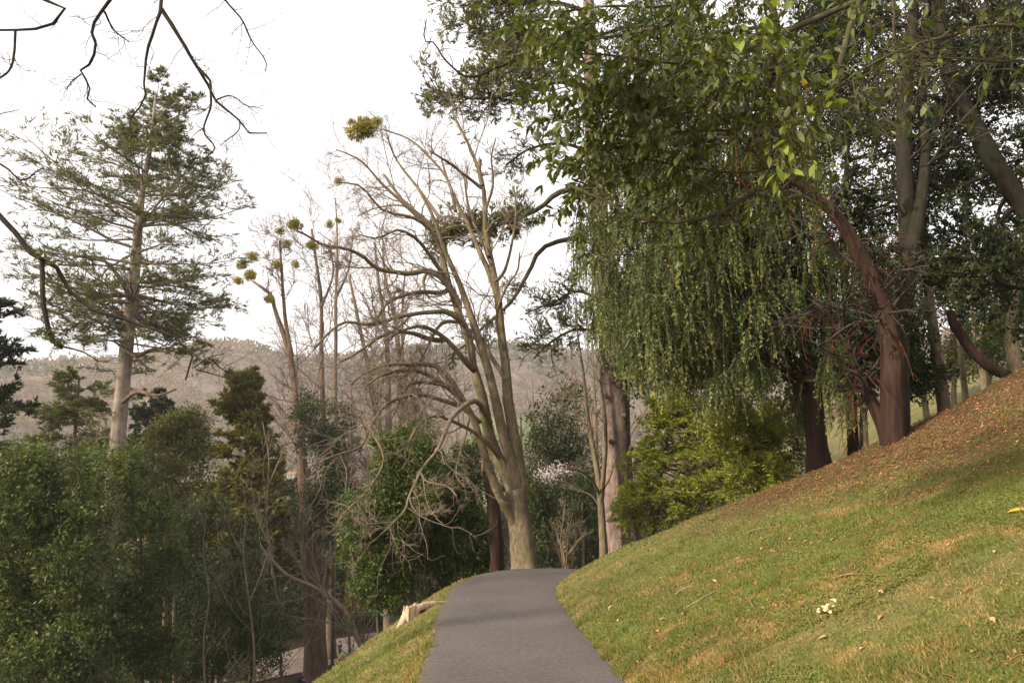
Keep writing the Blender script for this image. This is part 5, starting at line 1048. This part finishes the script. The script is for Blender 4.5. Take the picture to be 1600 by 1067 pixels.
wm = MB(); x_, y_, d = scatter(200000, True); x2, y2, d2 = scatter(16000, False); x_, y_ = np.r_[x_, x2], np.r_[y_, y2]
keep = rng.random(len(x_)) < sstep(.46, .62, fnoise(x_*1.6+31, y_*1.6, 4)); x_, y_ = x_[keep], y_[keep]; n_ = len(x_); z_ = hgrid(x_, y_); nn_ = gnormal(x_, y_)
dr = nrm(np.cross(nn_, rnd_dirs(n_)) + nn_*.35); leaves(wm, np.stack([x_, y_, z_+rng.uniform(.002, .018, n_)], 1), dr, nrm(nn_+rnd_dirs(n_)*.4), rng.uniform(.014, .03, n_), rng.uniform(.010, .018, n_), np.clip(rng.normal(.8, .12, n_), 0, 1))
tag(wm.build('clover_weeds', M['grass'], None, False), 'small clover and weed leaves among the lawn grass', 'weeds', kind='stuff')
# dead leaves
lm_ = MB()
def fallen(x_, y_, L, tint, lift=.012):
    n_ = len(x_); z_ = hgrid(x_, y_); nn_ = gnormal(x_, y_); dr = nrm(np.cross(nn_, rnd_dirs(n_)) + nn_*rng.uniform(-.05, .3, (n_, 1)))
    leaves(lm_, np.stack([x_, y_, z_+lift], 1), dr, nrm(nn_+rnd_dirs(n_)*.35), L, L*rng.uniform(.3, .55, n_), tint, rng.uniform(.05, .5, n_)[:, None])
x_, y_, d = scatter(330000, True); lit_ = litter_at(x_, y_); keep = rng.random(len(x_)) < (.006 + .03*sstep(.5, .65, fnoise(x_*1.4+50, y_*1.4, 3)) + .55*lit_)*np.clip(y_/9, .3, 1.3); x_, y_ = x_[keep], y_[keep]; n_ = len(x_)
fallen(x_, y_, rng.uniform(.014, .06, n_)*rng.uniform(.6, 1, n_), np.clip(rng.beta(2, 2.2, n_), 0, 1), rng.uniform(.006, .03, n_))
x_, y_, d = scatter(9000, False); keep = rng.random(len(x_)) < .07; x_, y_ = x_[keep], y_[keep]; n_ = len(x_); fallen(x_, y_, rng.uniform(.025, .06, n_), rng.beta(2, 2, n_))
x_ = rng.uniform(-1, 1.3, 60); y_ = rng.uniform(6, 17, 60); d, s_ = frame(x_, y_); k = (np.abs(d) < HW) & ((np.abs(d) > .5) | (rng.random(60) < .35)); fallen(x_[k], y_[k], rng.uniform(.02, .05, k.sum()), rng.beta(2, 2, k.sum()), .02)
# small sticks
x_, y_, d = scatter(9000, True); keep = rng.random(len(x_)) < .01 + .22*litter_at(x_, y_); x_, y_ = x_[keep], y_[keep]; n_ = len(x_); z_ = hgrid(x_, y_); nn_ = gnormal(x_, y_); dr = nrm(np.cross(nn_, rnd_dirs(n_)))
l_ = rng.uniform(.05, .24, n_)[:, None]; c_ = np.stack([x_, y_, z_+.015], 1); tubes(lm_, np.stack([c_-dr*l_*.5, c_+rnd_dirs(n_)*.012+nn_*.006, c_+dr*l_*.5], 1), np.full((n_, 3), .0035), 4, rng.uniform(.3, .8, n_), cap=False)
tag(lm_.build('leaf_litter', M['litter'], None, False), 'brown dead leaves and twigs strewn over bank and path', 'leaf litter', kind='stuff')
# larger leaves and sticks one can pick out
fm_ = [leaf_template(rng.uniform(.2, .9), rng.uniform(.3, .9), rng.uniform(.4, .6)) for _ in range(5)]
fme = [MB().add(v, q_, tint=t).mesh('fallen_leaf', M['litter']) for v, q_ in fm_ for t in (.55, .8, .93)]; fgold = MB().add(*fm_[0], tint=.99).mesh('fallen_leaf', M['leaf_gold'])
def put_leaf(px, py, L, me, label, group='larger fallen leaves on the bank'):
    g = hit(px, py); nn_ = gnormal(np.array([g[0]]), np.array([g[1]]))[0]; dr = nrm(np.cross(nn_, rnd_dirs(1)[0])); sd_ = np.cross(nn_, dr)
    o = bpy.data.objects.new('fallen_leaf', me); COL.objects.link(o); mt = Matrix((tuple(dr*L), tuple(sd_*L), tuple(nn_*L))).transposed().to_4x4(); mt.translation = Vector(g + nn_*.03); o.matrix_world = mt
    tag(o, label, 'leaf', group)
put_leaf(1576, 806, .17, fgold, 'large yellow fallen leaf high on the bank at the picture edge', None)
for k in range(46):
    px, py = rng.uniform(930, 1590), rng.uniform(760, 1050)
    if py < 905 - (px-885)*.42 + 25: py = 905 - (px-885)*.42 + rng.uniform(40, 160)
    if py > 1060 or py > 900 + (px-850)*1.25: continue
    j_ = int(rng.integers(15)); put_leaf(px, py, rng.uniform(.04, .085), fme[j_], ('dry curled brown leaf lying on the grass bank', 'dry curled tan leaf lying on the grass bank', 'pale buff curled leaf lying on the grass bank')[j_ % 3])
for (a, b, lb) in [((1068, 955), (1126, 922), 'longest fallen stick lying across the middle of the bank'), ((983, 902), (1003, 889), 'short pale stick on the bank nearest the path bend'), ((1055, 932), (1086, 918), 'flat bark strip just above the longest stick'), ((1168, 835), (1214, 826), 'thin straight stick high on the bank below the pale yew'), ((1188, 846), (1212, 836), 'stub of stick under the thin straight stick'), ((1306, 905), (1345, 900), 'brown curl of bark beside the primroses'), ((1380, 700), (1440, 655), 'dead branch lying at the foot of the red-barked tree'), ((1172, 940), (1180, 955), 'small upright twig near the middle of the bank'), ((940, 1015), (958, 1004), 'pale stick near the asphalt edge')]:
    g0, g1 = hit(*a), hit(*b); mid = (g0+g1)/2; mid[2] = gz(mid[0], mid[1]); off = np.array([0, 0, .02]); mb = MB(); w = .011 if 'longest' in lb or 'dead' in lb else .008
    tubes(mb, resample([g0+off, mid+off+[rng.normal(0, .02), rng.normal(0, .02), .012], g1+off], 9, .02), np.linspace(w, w*.5, 9), 6, rough=.1); tag(mb.build('fallen_stick', M['stick']), lb, 'stick', 'fallen sticks on the bank')
# primroses
pr = hit(1293, 962); po = thing('primrose_clump', 'small clump of cream primroses blooming on the grass bank', 'flowers', tuple(pr)); M['cream'] = mat_plain('cream', (.74, .70, .38), .7, .08, 20); M['yolk'] = mat_plain('yolk', (.75, .55, .05), .7, .1, 20)
mb = MB(); k = 16; a = rng.random(k)*6.3; d = np.stack([np.cos(a), np.sin(a), rng.uniform(.2, .6, k)], 1); leaves(mb, np.repeat(pr[None]+[[0, 0, .01]], k, 0), d, np.repeat([[0, 0, 1.]], k, 0), rng.uniform(.06, .10, k), .035, rng.uniform(.7, 1, k)); mb.build('rosette', M['grass'], po, False, 'stuff')
for k in range(20):
    c_ = pr + np.array([rng.normal(0, .05), rng.normal(0, .05), 0]); c_[2] = gz(c_[0], c_[1]) + rng.uniform(.05, .09); nn_ = nrm(np.array([rng.normal(0, .3), -.5+rng.normal(0, .3), .8])); u = nrm(np.cross(nn_, [1, 0, .1])); v = np.cross(nn_, u)
    mb = MB(); a = np.arange(5)*2*np.pi/5; d = np.cos(a)[:, None]*u + np.sin(a)[:, None]*v; leaves(mb, np.repeat(c_[None], 5, 0), d + nn_*.15, np.repeat(nn_[None], 5, 0), 0.015, .016, .5); f_ = mb.build('flower', M['cream'], po, False)
    mb = MB(); tubes(mb, np.array([c_, c_+nn_*.004]), np.array([.004, .003]), 6); mb.build('flower_eye', M['yolk'], f_)
# haze
hz = MB(); x0, x1, y0, y1, z0, z1 = -1560, 1560, -120, 1560, -60, 190
v = np.array([(x, y, z_) for x in (x0, x1) for y in (y0, y1) for z_ in (z0, z1)], float); hz.add(v, [(0, 1, 3, 2), (4, 6, 7, 5), (0, 4, 5, 1), (2, 3, 7, 6), (0, 2, 6, 4), (1, 5, 7, 3)])
m, n, o = new_mat('haze'); vol = n.nodes.new('ShaderNodeVolumePrincipled'); vol.inputs['Color'].default_value = (.93, .91, .92, 1); vol.inputs['Density'].default_value = .00042; n.links.new(vol.outputs[0], o.inputs['Volume'])
m.cycles.homogeneous_volume = True
ho = hz.build('haze', m, None, False); tag(ho, 'thin pale haze softening the far hills', 'haze', kind='stuff')
